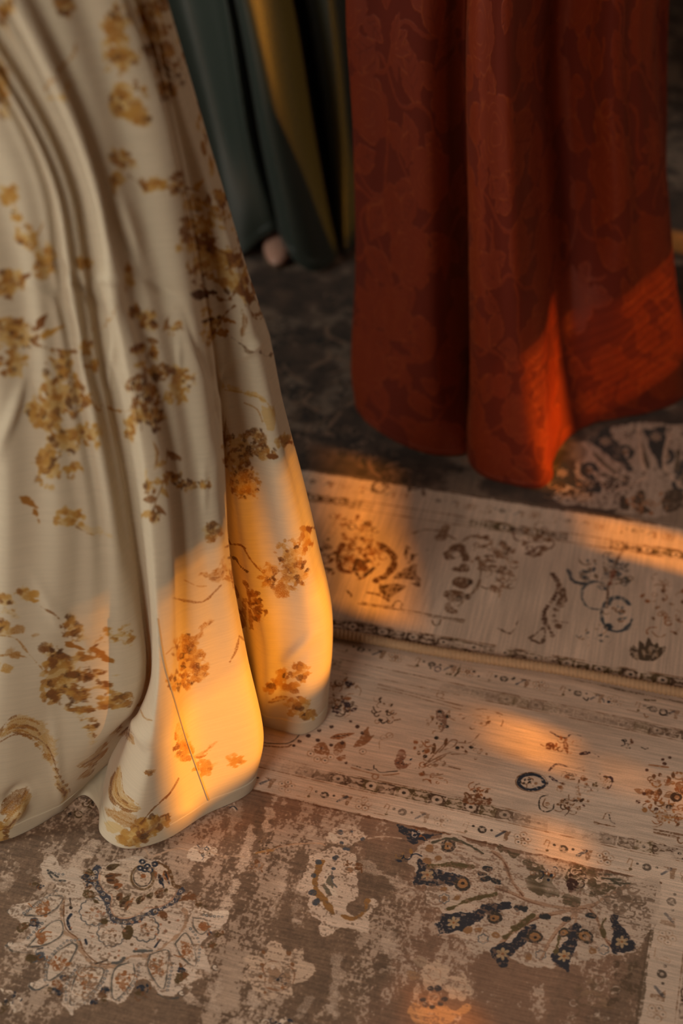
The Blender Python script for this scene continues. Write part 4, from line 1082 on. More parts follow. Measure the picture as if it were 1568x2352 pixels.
    def band(s, name, mat, parent, v0, v1, off):
        """a strip of doubled cloth along the skirt between two heights."""
        r = np.where((s.sv * (s.zw - s.z0) >= v0) & (s.sv * (s.zw - s.z0) <= v1))[0]
        Q = s.P[r] + s.normals()[r] * off
        Q = np.concatenate([Q, Q[:, :1]], 1)
        inner = s.P[r] - s.normals()[r] * off
        inner = np.concatenate([inner, inner[:, :1]], 1)
        A = np.concatenate([inner[-1:], Q[::-1], inner], 0)          # wraps round the raw edge
        uu, vv = np.meshgrid(np.linspace(0, 1, s.NU + 1), np.r_[r[-1], r[::-1], r] / (s.NV - 1))
        return mesh_obj(name, A.reshape(-1, 3), grid_faces(len(A), s.NU + 1)[:, ::-1].copy(), mat, parent, True, np.c_[uu.ravel(), vv.ravel()])


TOP = 0.0135        # height of the hems: they rest on the rugs
CREAM_COLS = [
    [('w', -0.46, 1.62)], [('w', -0.60, 1.52)], [('w', -0.68, 1.36)], [('w', -0.66, 1.22)],
    [('p', -250, 1800)], [('p', -80, 1930), (-60, 1400), (-60, 1000)],
    [('p', 0, 1932), (10, 1780), (45, 1400), (50, 1000), (30, 700)],
    [('p', 70, 1905), (100, 1700), (165, 1400), (168, 1150), (118, 750), (90, 500)],
    [('p', 140, 1862), (218, 1722, -.008), (302, 1622, -.008), (318, 1500), (272, 1150), (196, 750), (158, 500)],
    [('p', 192, 1826), (232, 1770, .03), (318, 1640, .035), (338, 1500, .014), (300, 1150, .006), (226, 750, .004), (190, 500, .003)],
    [('p', 226, 1858), (258, 1720, .045), (338, 1610, .03), (345, 1450, .012), (319, 1150, .006), (246, 750, .004), (208, 500, .003)],
    [('p', 232, 1915), (296, 1690, .02), (350, 1560, .01), (351, 1400, .006), (331, 1150, .003), (262, 750, .002), (223, 500)],
    [('p', 285, 1948), (345, 1690), (362, 1500), (340, 1150), (275, 750), (235, 500)],
    [('p', 375, 1930), (385, 1690), (390, 1500), (380, 1200)],
    [('p', 470, 1872), (450, 1650), (430, 1450), (410, 1150)],
    [('p', 578, 1814), (601, 1700), (568, 1530), (522, 1280), (500, 1080), (470, 850), (428, 600), (370, 290)],
    [('w', -0.105, 1.19), (585, 1640, .02), (560, 1530, .025), (518, 1280, .02), (503, 1080, .014), (478, 850, .008), (436, 590, .005), (376, 285)],
    [('w', -0.118, 1.25), (575, 1600, .03), (560, 1450, .03), (525, 1280, .02), (512, 1080, .012), (488, 850, .008), (444, 580, .004), (383, 280)],
    [('p', 604, 1666), (600, 1500), (560, 1300), (532, 1080), (505, 850), (455, 570), (392, 270)],
    [('p', 645, 1677), (650, 1450), (610, 1250), (575, 1080), (542, 850), (486, 570), (410, 270)],
    [('p', 695, 1686), (715, 1450), (668, 1210), (630, 1010), (590, 820), (525, 560), (430, 265)],
    [('p', 742, 1655), (762, 1440), (726, 1262), (690, 1110), (650, 960), (610, 770), (578, 690), (520, 500), (432, 240), (352, 0)],
    [('w', -0.02, 1.32), (752, 1440, .03), (720, 1262, .03), (600, 770, .04)],
    [('w', -0.06, 1.45)], [('w', -0.16, 1.58)], [('w', -0.30, 1.62)],
]
cream = Skirt(CREAM_COLS, (-0.345, 1.30), (0.155, 0.13), 1.05, TOP, math.radians(115), 640, 300, pleat=0.0055, pleat_n=24, seed=4)
def lift_over_back_rug(sk):
    """where the hem crosses onto the upper rug it lies on top of it."""
    d = sk.P[..., :2] - BO
    v = d @ BV; u = d @ BU
    sk.P[..., 2] += np.maximum(0, back_top(u, v) + .003 + .008 * np.exp(-(v / .014) ** 2) - sk.z0) * sstep(-.05, -.012, v) * (1 - sstep(.0, .12, sk.sv))[:, None]


lift_over_back_rug(cream)
CREAM_CREASES = [
    ((612, 772), (545, 828), .0035, 9), ((545, 828), (490, 900), -.003, 10), ((410, 690), (500, 900), -.003, 10),
    ((500, 880), (498, 1120), .002, 7), ((130, 600), (250, 730), -.003, 10), ((250, 560), (270, 760), .003, 10),
    ((262, 780), (245, 920), .0025, 8), ((150, 690), (240, 960), -.002, 9),
    ((60, 850), (0, 1040), .004, 12), ((330, 640), (420, 690), -.003, 8),
    ((410, 770), (412, 860), .003, 5), ((468, 1060), (470, 1180), .003, 5), 
    ((120, 1380), (230, 1520), .002, 10), ((70, 1310), (160, 1480), .0015, 12), ((740, 1440), (640, 1530), .002, 12),
    ((480, 1840), (360, 1890), .0015, 10), ((60, 1830), (20, 1890), .006, 14), ((70, 1800), (0, 1850), -.006, 16),
    ((120, 1620), (140, 1860), .003, 10), ((345, 1730), (300, 1640), .004, 12), ((370, 1870), (300, 1930), .003, 10),
    ((340, 660), (250, 470), -.003, 14), ((270, 430), (330, 640), .003, 12), ((200, 640), (320, 640), .002, 8),
    ((30, 620), (140, 700), .002, 9), ((90, 560), (170, 800), -.002, 10), 
]
cream.creases(CREAM_CREASES)

RUST_COLS = [
    [('w', 0.28, 2.22)], [('w', 0.16, 2.16)], [('w', 0.06, 2.06)],
    [('p', 816, 930), (806, 850), (816, 600), (810, 300), (794, 0)],
    [('p', 862, 985), (880, 800), (880, 500), (870, 0)],
    [('p', 940, 1028), (950, 800), (950, 500), (940, 0)],
    [('p', 1012, 1046), (1010, 800, .01), (1010, 500, .012), (1005, 0, .01)],
    [('p', 1070, 1040), (1062, 800, .05), (1060, 500, .06), (1058, 0, .06)],
    [('w', 0.185, 1.86), (1085, 800, .02), (1085, 500, .02), (1080, 0, .02)],
    [('p', 1084, 1072), (1082, 800), (1079, 500), (1076, 0)],
    [('p', 1112, 1095), (1106, 800, -.012), (1103, 500, -.012), (1100, 0, -.012)],
    [('p', 1172, 1112), (1158, 800, -.004), (1146, 500, -.008), (1140, 0, -.012)],
    [('p', 1238, 1121), (1214, 950), (1205, 800), (1195, 500), (1190, 0)],
    [('p', 1266, 1100), (1256, 950, .0), (1250, 800, .01), (1236, 500, .05), (1228, 0, .06)],
    [('p', 1270, 1056), (1265, 950, .0), (1262, 800, .015), (1262, 500, .09), (1262, 0, .11)],
    [('p', 1310, 1000), (1302, 800, .025), (1306, 500, .085), (1302, 0, .10)],
    [('p', 1365, 972), (1360, 800), (1356, 500, .04), (1352, 0, .05)],
    [('p', 1440, 957), (1430, 800, -.01), (1420, 500, -.012), (1410, 0, -.01)],
    [('p', 1500, 944), (1490, 800), (1470, 500), (1455, 0)],
    [('p', 1562, 918), (1556, 800), (1530, 500, .01), (1502, 0, .01)],
    [('w', 0.575, 2.03), (1566, 850, .05), (1540, 600, .04), (1522, 300, .04), (1512, 0, .04)],
    [('w', 0.53, 2.14)], [('w', 0.42, 2.20)],
]
rust = Skirt(RUST_COLS, (0.30, 1.97), (0.155, 0.12), 1.05, TOP + .003, math.radians(98), 560, 260, pleat=0.0015, pleat_n=22, seed=9, fade=.6)

GREEN_COLS = [
    [('w', -0.12, 2.90)], [('w', -0.32, 2.84)], [('w', -0.44, 2.66)], [('w', -0.42, 2.46)],
    [('p', 470, 585), (400, 300), (330, 0)],
    [('p', 555, 592), (500, 300, .03), (430, 0, .03)],
    [('p', 600, 582), (545, 300), (490, 0)],
    [('p', 636, 576), (570, 300, -.02), (520, 0, -.02)],
    [('w', -0.125, 2.46), (590, 300, .01), (536, 0, .01)],
    [('p', 650, 600), (600, 300, -.03), (546, 0, -.03)],
    [('p', 682, 630), (638, 300, -.01), (580, 0, -.005)],
    [('p', 722, 631), (680, 300, .02), (628, 0, .025)],
    [('p', 765, 602), (716, 300, .06), (664, 0, .065)],
    [('p', 776, 575), (725, 300, .11), (675, 0, .11)],
    [('w', -0.02, 2.58), (740, 300, .13), (690, 0, .13)],
    [('p', 792, 582), (765, 300, .04), (725, 0, .04)],
    [('p', 816, 560), (790, 300), (758, 0)],
    [('w', 0.06, 2.50), (806, 300, .03), (780, 0, .03)],
    [('w', 0.10, 2.66)], [('w', 0.02, 2.84)],
]
green = Skirt(GREEN_COLS, (-0.28, 2.66), (0.15, 0.12), 1.05, TOP + .002, math.radians(62), 420, 200, pleat=0.002, pleat_n=16, seed=3, fade=.5)
# ------------------------------------------------------------------ prints and weaves of the three skirts
GOLD, LGOLD, AMB = (190, 142, 66), (206, 170, 104), (166, 112, 46)
FBRN, FDRK = (128, 80, 36), (88, 54, 26)


def paint_cream():
    cv = Canvas(2800, 1900, (214, 200, 175)); H, W = cv.H, cv.W
    cv.rough = vnoise(H, W, 14, 14, 4, 77)
    fn = cream.lookup()
    p = Pen(cv, lambda x, y: (lambda r: None if r is None else (r[0] * W, r[1] * H))(fn(x, y)))
    p.ribbon = True
    def bloom(c, rx, ry, seed, dark=.35, n=None, rot=0.0, size=1.0, wash=.78, stip=.5):
        """painted flower head: a gold wash, many small petals, brown accents."""
        g = np.random.default_rng(seed); n = n or int(10 + rx * ry / 55)
        ca, sa = math.cos(rot), math.sin(rot)
        def at(r, th): x, y = rx * r * math.cos(th), ry * r * math.sin(th); return (c[0] + x * ca - y * sa, c[1] + x * sa + y * ca)
        if wash: p.fill([at(g.uniform(.6, 1), t) for t in np.linspace(0, 5.7, 11)], LGOLD, alpha=wash, rough=12, soft=6, stip=stip * .6)
        for k in range(n):
            q = at(math.sqrt(g.uniform(0, 1)), g.uniform(0, 6.283)); s = size * g.uniform(5, 11)
            t = g.uniform(); col = (FDRK if t < dark * .35 else FBRN if t < dark else GOLD if t < .75 else AMB)
            p.dot(q, s, col, g.uniform(.45, .8), g.uniform(0, 3.1), alpha=g.uniform(.5, .9), rough=5, soft=3, stip=stip)
    def sprig(pts, n, seed, dark=.4, size=1.0, w=2.4, col=FBRN):
        g = np.random.default_rng(seed); q = sm(pts, 8); p.line(pts, w, col, alpha=.75, rough=2, stip=.5)
        for k in range(n):
            i = int((k + .5) / n * (len(q) - 2)); d = q[i + 1] - q[i]; d = d / (np.linalg.norm(d) + 1e-9); s = (1 if k % 2 else -1)
            e = d * .5 + s * np.array([-d[1], d[0]]); L = size * g.uniform(20, 34)
            p.leaf(q[i], q[i] + e * L, L * .24, FBRN if g.uniform() < dark else GOLD, alpha=.85, rough=4, soft=2, stip=.45)
    def brush(pts, w0, col, seed=0, n=7, alpha=.7):
        """dry curved brush stroke made of separate bristle marks."""
        g = np.random.default_rng(seed); q = sm(pts, 8)
        nn = np.gradient(q, axis=0); nn = np.c_[-nn[:, 1], nn[:, 0]] / (np.linalg.norm(nn, axis=1)[:, None] + 1e-9); t = np.linspace(0, 1, len(q)); env = np.sin(np.pi * np.clip(t, .03, .97)) ** .7
        hw = (w0 * .42 * env)[:, None]; p.fill(np.vstack([q + nn * hw, (q - nn * hw)[::-1]]), col, smooth=0, alpha=alpha * .7, rough=7, soft=4, stip=.6)
        for k in range(n):
            o_ = (g.uniform(-.5, .5) * w0 * env)[:, None]; a, b = sorted(g.integers(0, len(q), 2)); 
            if b - a > 4: p.line((q + nn * o_)[a:b], g.uniform(1.5, 4), [col, FBRN, AMB][g.integers(3)], smooth=0, alpha=alpha, rough=2.5, stip=.7)
    # upper part (soft in the picture)
    o = off(0, 0, 3.92); Q = lambda a, b: o((a, b))[0]
    bloom(Q(580, 60), 26, 24, 1, .6); bloom(Q(60, 60), 16, 20, 2, .1); bloom(Q(15, 750), 18, 80, 3, .35); bloom(Q(30, 170), 12, 16, 70, .4)
    p.line(o((690, 380), (650, 500), (540, 620), (400, 800)), 5, AMB, alpha=.7, rough=4, stip=.4); p.line(o((620, 740), (560, 860), (420, 890)), 4, LGOLD, alpha=.7, rough=3)
    bloom(Q(1050, 250), 30, 48, 4, .15, rot=.1); bloom(Q(1080, 520), 38, 36, 5, .35); bloom(Q(1150, 900), 42, 44, 6, .3, rot=.5); bloom(Q(1230, 1060), 28, 22, 7, .12); bloom(Q(1060, 130), 20, 18, 71, .5)
    bloom(Q(1330, 130), 22, 26, 8, .5); bloom(Q(1390, 290), 30, 24, 9, .35); bloom(Q(1340, 480), 18, 22, 10, .8); bloom(Q(1410, 610), 10, 14, 11, .8); bloom(Q(1500, 820), 20, 20, 12, .5); bloom(Q(1490, 430), 12, 16, 72, .6); bloom(Q(1400, 40), 18, 18, 73, .5)
    bloom(Q(1090, 1430), 24, 22, 13, .5); bloom(Q(1050, 1640), 20, 20, 14, .15); bloom(Q(1380, 1660), 26, 14, 15, .05); p.line(o((1150, 1580), (1250, 1640), (1330, 1720)), 5, FBRN, alpha=.6, rough=3)
    bloom(Q(90, 1760), 18, 20, 16, .1); bloom(Q(150, 1920), 8, 16, 17, .1); bloom(Q(230, 2140), 22, 32, 18, .15, rot=-.4); bloom(Q(410, 2300), 24, 22, 19, .15); p.line(o((390, 2010), (330, 2130)), 4, AMB, alpha=.6)
    # big brown branch near the right silhouette
    o = off(0, 0, 1.96); Q = lambda a, b: o((a, b))[0]
    bloom(Q(800, 845), 20, 12, 20, .5, size=.8); bloom(Q(890, 920), 30, 12, 21, .3, size=.8); bloom(Q(900, 1020), 46, 24, 22, .3, 18); bloom(Q(890, 1100), 42, 26, 23, .35, 18); sprig(o((820, 1000), (880, 1060), (960, 1130), (1010, 1180)), 8, 261, .5); bloom(Q(975, 880), 12, 12, 24, .6, size=.7)
    sprig(o((800, 990), (850, 1040), (920, 1090)), 5, 25); sprig(o((760, 800), (860, 850), (980, 880)), 4, 26)
    o = off(380, 540, 3.564); Q = lambda a, b: o((a, b))[0]
    bloom((480, 605), 56, 34, 27, .3, 26); bloom((530, 640), 38, 36, 28, .3, 22); bloom((563, 680), 14, 22, 29, .45, 8); p.dot((460, 676), 20, FDRK, .6, rough=5); p.dot((486, 672), 12, FDRK, .5, rough=4); p.dot((452, 650), 14, FBRN, .6, rough=5); p.line([(455, 655), (520, 690), (560, 640), (580, 680)], 4, FBRN, alpha=.7, rough=4)
    o = off(380, 700, 3.92); Q = lambda a, b: o((a, b))[0]
    bloom((488, 745), 26, 28, 30, .4, 12); bloom((478, 775), 18, 18, 31, .5, 8); p.line(o((640, 0), (560, 60), (500, 140), (440, 250), (380, 320)), 4, FBRN, alpha=.8, rough=3, stip=.4); p.line(o((310, 160), (400, 135), (500, 110)), 5, FDRK, alpha=.8, rough=3)
    p.leaf(Q(510, 120), Q(625, 160), 7, AMB, rough=4); p.leaf(Q(460, 260), Q(570, 240), 10, AMB, rough=4); p.leaf(Q(320, 60), Q(440, 60), 11, GOLD, alpha=.7, rough=4)
    brush([(553, 706), (560, 725), (558, 755), (556, 782)], 14, FBRN, 2, 9, .6)
    bloom(Q(70, 220), 20, 16, 32, .5); p.line(o((0, 200), (30, 100), (90, 20)), 4, FBRN, alpha=.6, rough=3)
    # branch of dark leaves along the middle fold
    bloom((325, 720), 34, 14, 33, .5, size=.8); bloom((340, 745), 22, 18, 34, .6, size=.8); sprig([(335, 770), (338, 830), (325, 900), (325, 990)], 10, 35, .75, 1.1); p.leaf((298, 808), (330, 790), 7, FBRN, rough=4); bloom((355, 810), 14, 18, 36, .6, size=.8)
    bloom((370, 858), 22, 18, 37, .85, size=1.2); bloom((412, 868), 34, 26, 38, .4); bloom((408, 905), 30, 20, 39, .05); bloom((310, 885), 22, 18, 40, .85); bloom((345, 910), 24, 22, 41, .7); bloom((325, 950), 26, 30, 42, .6); bloom((360, 965), 20, 24, 43, .6); bloom((300, 985), 14, 34, 44, .15)
    brush([(345, 1000), (362, 1040), (355, 1075)], 10, AMB, 3, 6, .55); bloom((297, 640), 14, 26, 45, .05, n=8); p.line([(272, 700), (240, 750), (210, 756)], 5, AMB, alpha=.5, rough=3)
    sprig([(384, 1030), (380, 1090), (358, 1150), (350, 1190)], 8, 46, .6, 1.0); bloom((395, 1100), 20, 14, 47, .3, size=.8); bloom((430, 1115), 30, 14, 48, .55, size=.8); bloom((470, 1113), 14, 10, 49, .2, size=.7); bloom((355, 1185), 12, 18, 50, .5, size=.8); bloom((345, 1120), 16, 14, 51, .6, size=.8)
    # left side, larger gold heads
    bloom((20, 650), 44, 36, 52, .3); p.dot((60, 634), 11, FBRN, .9, rough=4); bloom((105, 615), 24, 26, 53, .1); bloom((190, 605), 18, 12, 54, .1); bloom((30, 770), 54, 46, 55, .3); bloom((35, 840), 36, 30, 56, .4); p.leaf((80, 760), (108, 720), 9, FBRN, rough=4); p.leaf((95, 775), (150, 745), 9, GOLD, rough=4)
    p.line([(72, 788), (110, 800), (150, 808), (178, 806)], 6, FBRN, alpha=.7, rough=3); p.line([(110, 800), (150, 830), (175, 870), (215, 930), (230, 945)], 6, AMB, alpha=.7, rough=3); bloom((198, 798), 14, 16, 57, .2); bloom((212, 840), 16, 12, 58, .05)
    bloom((140, 850), 34, 40, 59, .15); bloom((150, 910), 56, 46, 60, .3); bloom((110, 950), 44, 40, 61, .15); bloom((205, 1000), 34, 26, 62, .12); bloom((145, 1020), 44, 34, 63, .3); bloom((115, 1075), 34, 46, 64, .2); bloom((170, 1080), 22, 14, 65, .05); p.leaf((45, 1142), (88, 1168), 9, AMB, rough=4); p.leaf((75, 1165), (92, 1200), 7, AMB, rough=4); brush([(140, 1180), (200, 1215), (255, 1232)], 20, LGOLD, 4, 5, .6); bloom((165, 1190), 40, 20, 66, .02)
    p.line([(230, 930), (275, 945), (300, 942)], 3.4, AMB, alpha=.7, rough=3)
    # right lobe
    p.line([(510, 885), (560, 900), (600, 915), (625, 940), (632, 955)], 10, LGOLD, alpha=.65, rough=5, stip=.4); p.line([(515, 895), (570, 905), (610, 922), (628, 948)], 2.4, GOLD, alpha=.8, stip=.7); p.line([(560, 925), (590, 940), (603, 970)], 3, AMB, alpha=.7, stip=.7); p.fill([(600, 930), (630, 950), (630, 985), (615, 990), (605, 965)], LGOLD, alpha=.7, rough=4)
    bloom((545, 1040), 36, 44, 74, .7, 60, stip=.9, size=.7); bloom((560, 1100), 34, 46, 75, .45, 60, stip=.9, size=.7); bloom((580, 1120), 20, 26, 76, .25, 24, stip=.8, size=.7); brush([(518, 978), (520, 1005), (516, 1030)], 18, FBRN, 5, 8, .5); bloom((588, 1000), 20, 16, 77, .6, 24, rot=.6, size=.7, stip=.8); bloom((608, 1035), 26, 18, 78, .6, 30, rot=.5, size=.8, stip=.8); p.leaf((610, 1045), (642, 1052), 7, FBRN, rough=4)
    bloom((648, 1015), 10, 16, 79, .15)
    # lower right: drawn lines and gold heads
    o = off(380, 1200, 3.5625); Q = lambda a, b: o((a, b))[0]
    bloom(Q(400, 80), 22, 22, 80, .4, stip=.8); p.line(o((340, 0), (345, 70), (400, 90)), 3, FBRN, alpha=.7, stip=.7); brush(o((270, 420), (380, 440), (450, 420), (490, 280)), 30, AMB, 6, 9, .6); p.line(o((60, 615), (160, 640), (300, 650), (400, 570), (460, 510)), 3, FBRN, alpha=.7, rough=2, stip=.8); p.line(o((150, 470), (260, 520), (340, 520)), 2.4, AMB, alpha=.5, stip=.8)
    p.line(o((485, 205), (540, 180), (610, 185), (660, 215)), 3.4, FBRN, rough=2, stip=.6); p.line(o((640, 210), (700, 310), (780, 400), (850, 450), (950, 460), (1050, 400), (1110, 290)), 3, FBRN, alpha=.8, rough=2, stip=.7); p.line(o((500, 290), (575, 295), (600, 350), (670, 405)), 4.5, FDRK, alpha=.8, rough=2.5, stip=.3)
    bloom(Q(1020, 270), 32, 40, 81, .12, 46, stip=.8, size=.8); bloom(Q(1060, 420), 30, 36, 82, .25, 46, stip=.8, size=.8); bloom(Q(840, 420), 22, 32, 83, .35, 26, stip=.8, size=.8); bloom(Q(960, 540), 14, 18, 84, .15, 12, stip=.8); bloom(Q(1150, 130), 12, 34, 85, .1)
    bloom(Q(730, 630), 16, 20, 86, .85, size=.8); bloom(Q(770, 740), 16, 18, 87, .85, size=.8); p.line(o((640, 480), (680, 560), (690, 700), (700, 880)), 8, FBRN, alpha=.6, rough=4, stip=.4); p.line(o((650, 620), (640, 800), (650, 900)), 10, FBRN, alpha=.5, rough=4); p.line(o((530, 380), (560, 520), (600, 620)), 7, FBRN, alpha=.6, rough=4, stip=.5)
    bloom(Q(180, 1050), 36, 36, 88, .25, 60, stip=.85, size=.75); bloom(Q(220, 1180), 36, 36, 89, .25, 60, stip=.85, size=.75); bloom(Q(110, 1300), 30, 22, 90, .3, 30, stip=.85, size=.75); brush(o((245, 980), (290, 890), (380, 800)), 16, AMB, 7, 8, .6); p.line(o((525, 1145), (580, 1040), (605, 920)), 4, FBRN, alpha=.6, rough=2, stip=.8); p.line(o((0, 1080), (60, 1020)), 3, AMB, alpha=.5, stip=.7)
    bloom(Q(1110, 1220), 22, 20, 91, .15, rot=.3, stip=.5); bloom(Q(900, 1340), 26, 14, 92, .1, rot=-.4); bloom(Q(1080, 1510), 28, 26, 93, .15, stip=.4); bloom(Q(1180, 1580), 18, 10, 94, .1); brush(o((840, 1470), (930, 1440), (1010, 1430)), 14, GOLD, 8, 5, .6); bloom(Q(960, 1240), 14, 12, 95, .05); bloom(Q(1040, 1350), 18, 8, 96, .05)
    brush(o((100, 1640), (130, 1780), (180, 1880)), 34, GOLD, 9, 9, .6); bloom(Q(150, 1870), 20, 22, 97, .12, stip=.7); brush(o((230, 1920), (310, 1890), (410, 1800)), 14, AMB, 10, 8, .5); bloom(Q(320, 2000), 22, 18, 98, .1, stip=.7); bloom(Q(570, 1950), 18, 10, 99, .08); p.line(o((0, 2260), (60, 2180), (110, 2090)), 4, FBRN, alpha=.6, stip=.5)
    # lower left: the large spray, arcs and the hem
    o = off(0, 1300, 3.5625); Q = lambda a, b: o((a, b))[0]
    bloom(Q(230, 230), 22, 12, 100, .15, 14, rot=.3, size=.8); p.leaf(Q(240, 280), Q(325, 285), 6, GOLD, rough=3); bloom(Q(40, 275), 16, 9, 101, .4, 8, rot=.5, size=.7); brush(o((0, 350), (80, 380), (150, 420)), 22, LGOLD, 11, 6, .5); bloom(Q(10, 490), 12, 12, 102, .4)
    p.line(o((330, 330), (400, 370), (460, 410), (530, 480)), 3, FBRN, alpha=.8, rough=2, stip=.5); bloom(Q(570, 510), 20, 28, 103, .5, 30, rot=-.7, size=.8); bloom(Q(630, 590), 12, 12, 104, .5, 8, size=.7)
    bloom(Q(960, 570), 42, 20, 105, .1, 34, rot=-.12); p.line(o((770, 660), (850, 610), (960, 570), (1050, 540)), 3, FBRN, alpha=.7, rough=2); p.leaf(Q(520, 620), Q(690, 685), 7, AMB, rough=3); p.leaf(Q(740, 670), Q(930, 795), 8, AMB, rough=3); bloom(Q(700, 750), 18, 16, 106, .35, 14, size=.8)
    bloom(Q(430, 720), 30, 18, 107, .75, 24, rot=.5); bloom(Q(480, 780), 30, 14, 108, .75, 20); bloom(Q(500, 900), 52, 44, 109, .22, 60); bloom(Q(420, 1040), 26, 26, 110, .35, 26); bloom(Q(620, 910), 30, 18, 111, .6, 26, rot=.6); bloom(Q(780, 910), 34, 18, 112, .7, 28, rot=.6); bloom(Q(930, 1090), 44, 20, 113, .3, 34, rot=-.1); bloom(Q(1000, 1080), 20, 12, 114, .5, 10); bloom(Q(650, 1050), 30, 18, 115, .5, 26); bloom(Q(660, 1180), 34, 20, 116, .4, 30, rot=.3); bloom(Q(740, 1270), 18, 20, 117, .4, 14); brush(o((690, 1300), (740, 1380), (770, 1450)), 14, LGOLD, 12, 5, .55)
    for a in ((380, 690), (500, 740), (440, 790), (590, 880), (740, 880), (800, 950), (690, 960), (410, 1030), (450, 1080), (700, 1040), (560, 1080), (870, 960)): p.dot(Q(*a), 9, FBRN, .65, .5, alpha=.85, rough=5, soft=2, stip=.3)
    p.line(o((0, 570), (90, 580), (150, 610), (220, 700), (290, 780), (350, 850)), 3, AMB, alpha=.8, rough=2, stip=.7); p.line(o((0, 735), (120, 725), (210, 745), (250, 770)), 3, AMB, alpha=.8, rough=2, stip=.7)
    brush(o((0, 1400), (100, 1310), (220, 1300), (330, 1370), (400, 1500), (420, 1640)), 52, GOLD, 13, 26, .65); p.line(o((0, 1440), (120, 1380), (260, 1390), (370, 1460), (430, 1560), (470, 1700)), 3, FBRN, alpha=.7, stip=.7); brush(o((440, 1640), (480, 1780), (540, 1850), (510, 1930)), 24, GOLD, 14, 8, .6)
    brush(o((630, 1640), (740, 1590), (830, 1510), (870, 1430)), 22, AMB, 15, 9, .6); brush(o((650, 1740), (730, 1680), (790, 1580)), 14, AMB, 16, 6, .6); brush(o((920, 1370), (1000, 1350), (1070, 1400), (1100, 1480)), 18, AMB, 17, 8, .7); p.line(o((1130, 1130), (1180, 1240), (1250, 1265)), 3, AMB, alpha=.6, stip=.6); brush(o((1160, 1670), (1230, 1690), (1280, 1660)), 12, AMB, 18, 6, .6)
    brush(o((975, 1640), (950, 1760), (960, 1880), (1060, 1960), (1170, 1990)), 40, GOLD, 19, 18, .65); brush(o((850, 1990), (960, 2040), (1080, 2100), (1130, 2120)), 40, AMB, 20, 14, .65); p.fill(o((860, 2080), (960, 2100), (1010, 2160), (930, 2190), (870, 2140)), LGOLD, alpha=.6, rough=6, soft=4)
    brush(o((960, 2260), (1080, 2220), (1250, 2130), (1400, 2030)), 44, GOLD, 21, 14, .75); bloom(Q(1230, 2120), 44, 20, 118, .2, 34, rot=-.35, stip=.4); bloom(Q(1080, 2220), 36, 18, 119, .25, 26); p.line(o((1150, 2110), (1240, 2000), (1400, 1850)), 3.4, FBRN, alpha=.7, rough=2)
    brush(o((0, 2030), (80, 1960), (180, 1870), (220, 1800)), 46, FBRN, 22, 14, .75); brush(o((0, 2120), (60, 2120), (160, 2000), (250, 1880)), 30, GOLD, 23, 8, .7); bloom(Q(20, 2200), 16, 26, 120, .4, 12)
    # the print goes on round the back of the skirt
    g = np.random.default_rng(8)
    cols = (GOLD, AMB, FBRN, LGOLD)
    for k in range(70):
        u = g.uniform(0, .30) if g.uniform() < .5 else g.uniform(.74, 1.0); v = g.uniform(.02, .98)
        for j in range(16):
            a, b = g.normal(0, 26, 2); q = (u * W + a, v * H + b)
            cv.disc(q, g.uniform(4, 13), cols[g.integers(4)], alpha=g.uniform(.4, .8), rough=5, soft=3, stip=.5)
    cloth_grain(cv, .012, 9, 'u')
    return cv.image('cream_print')


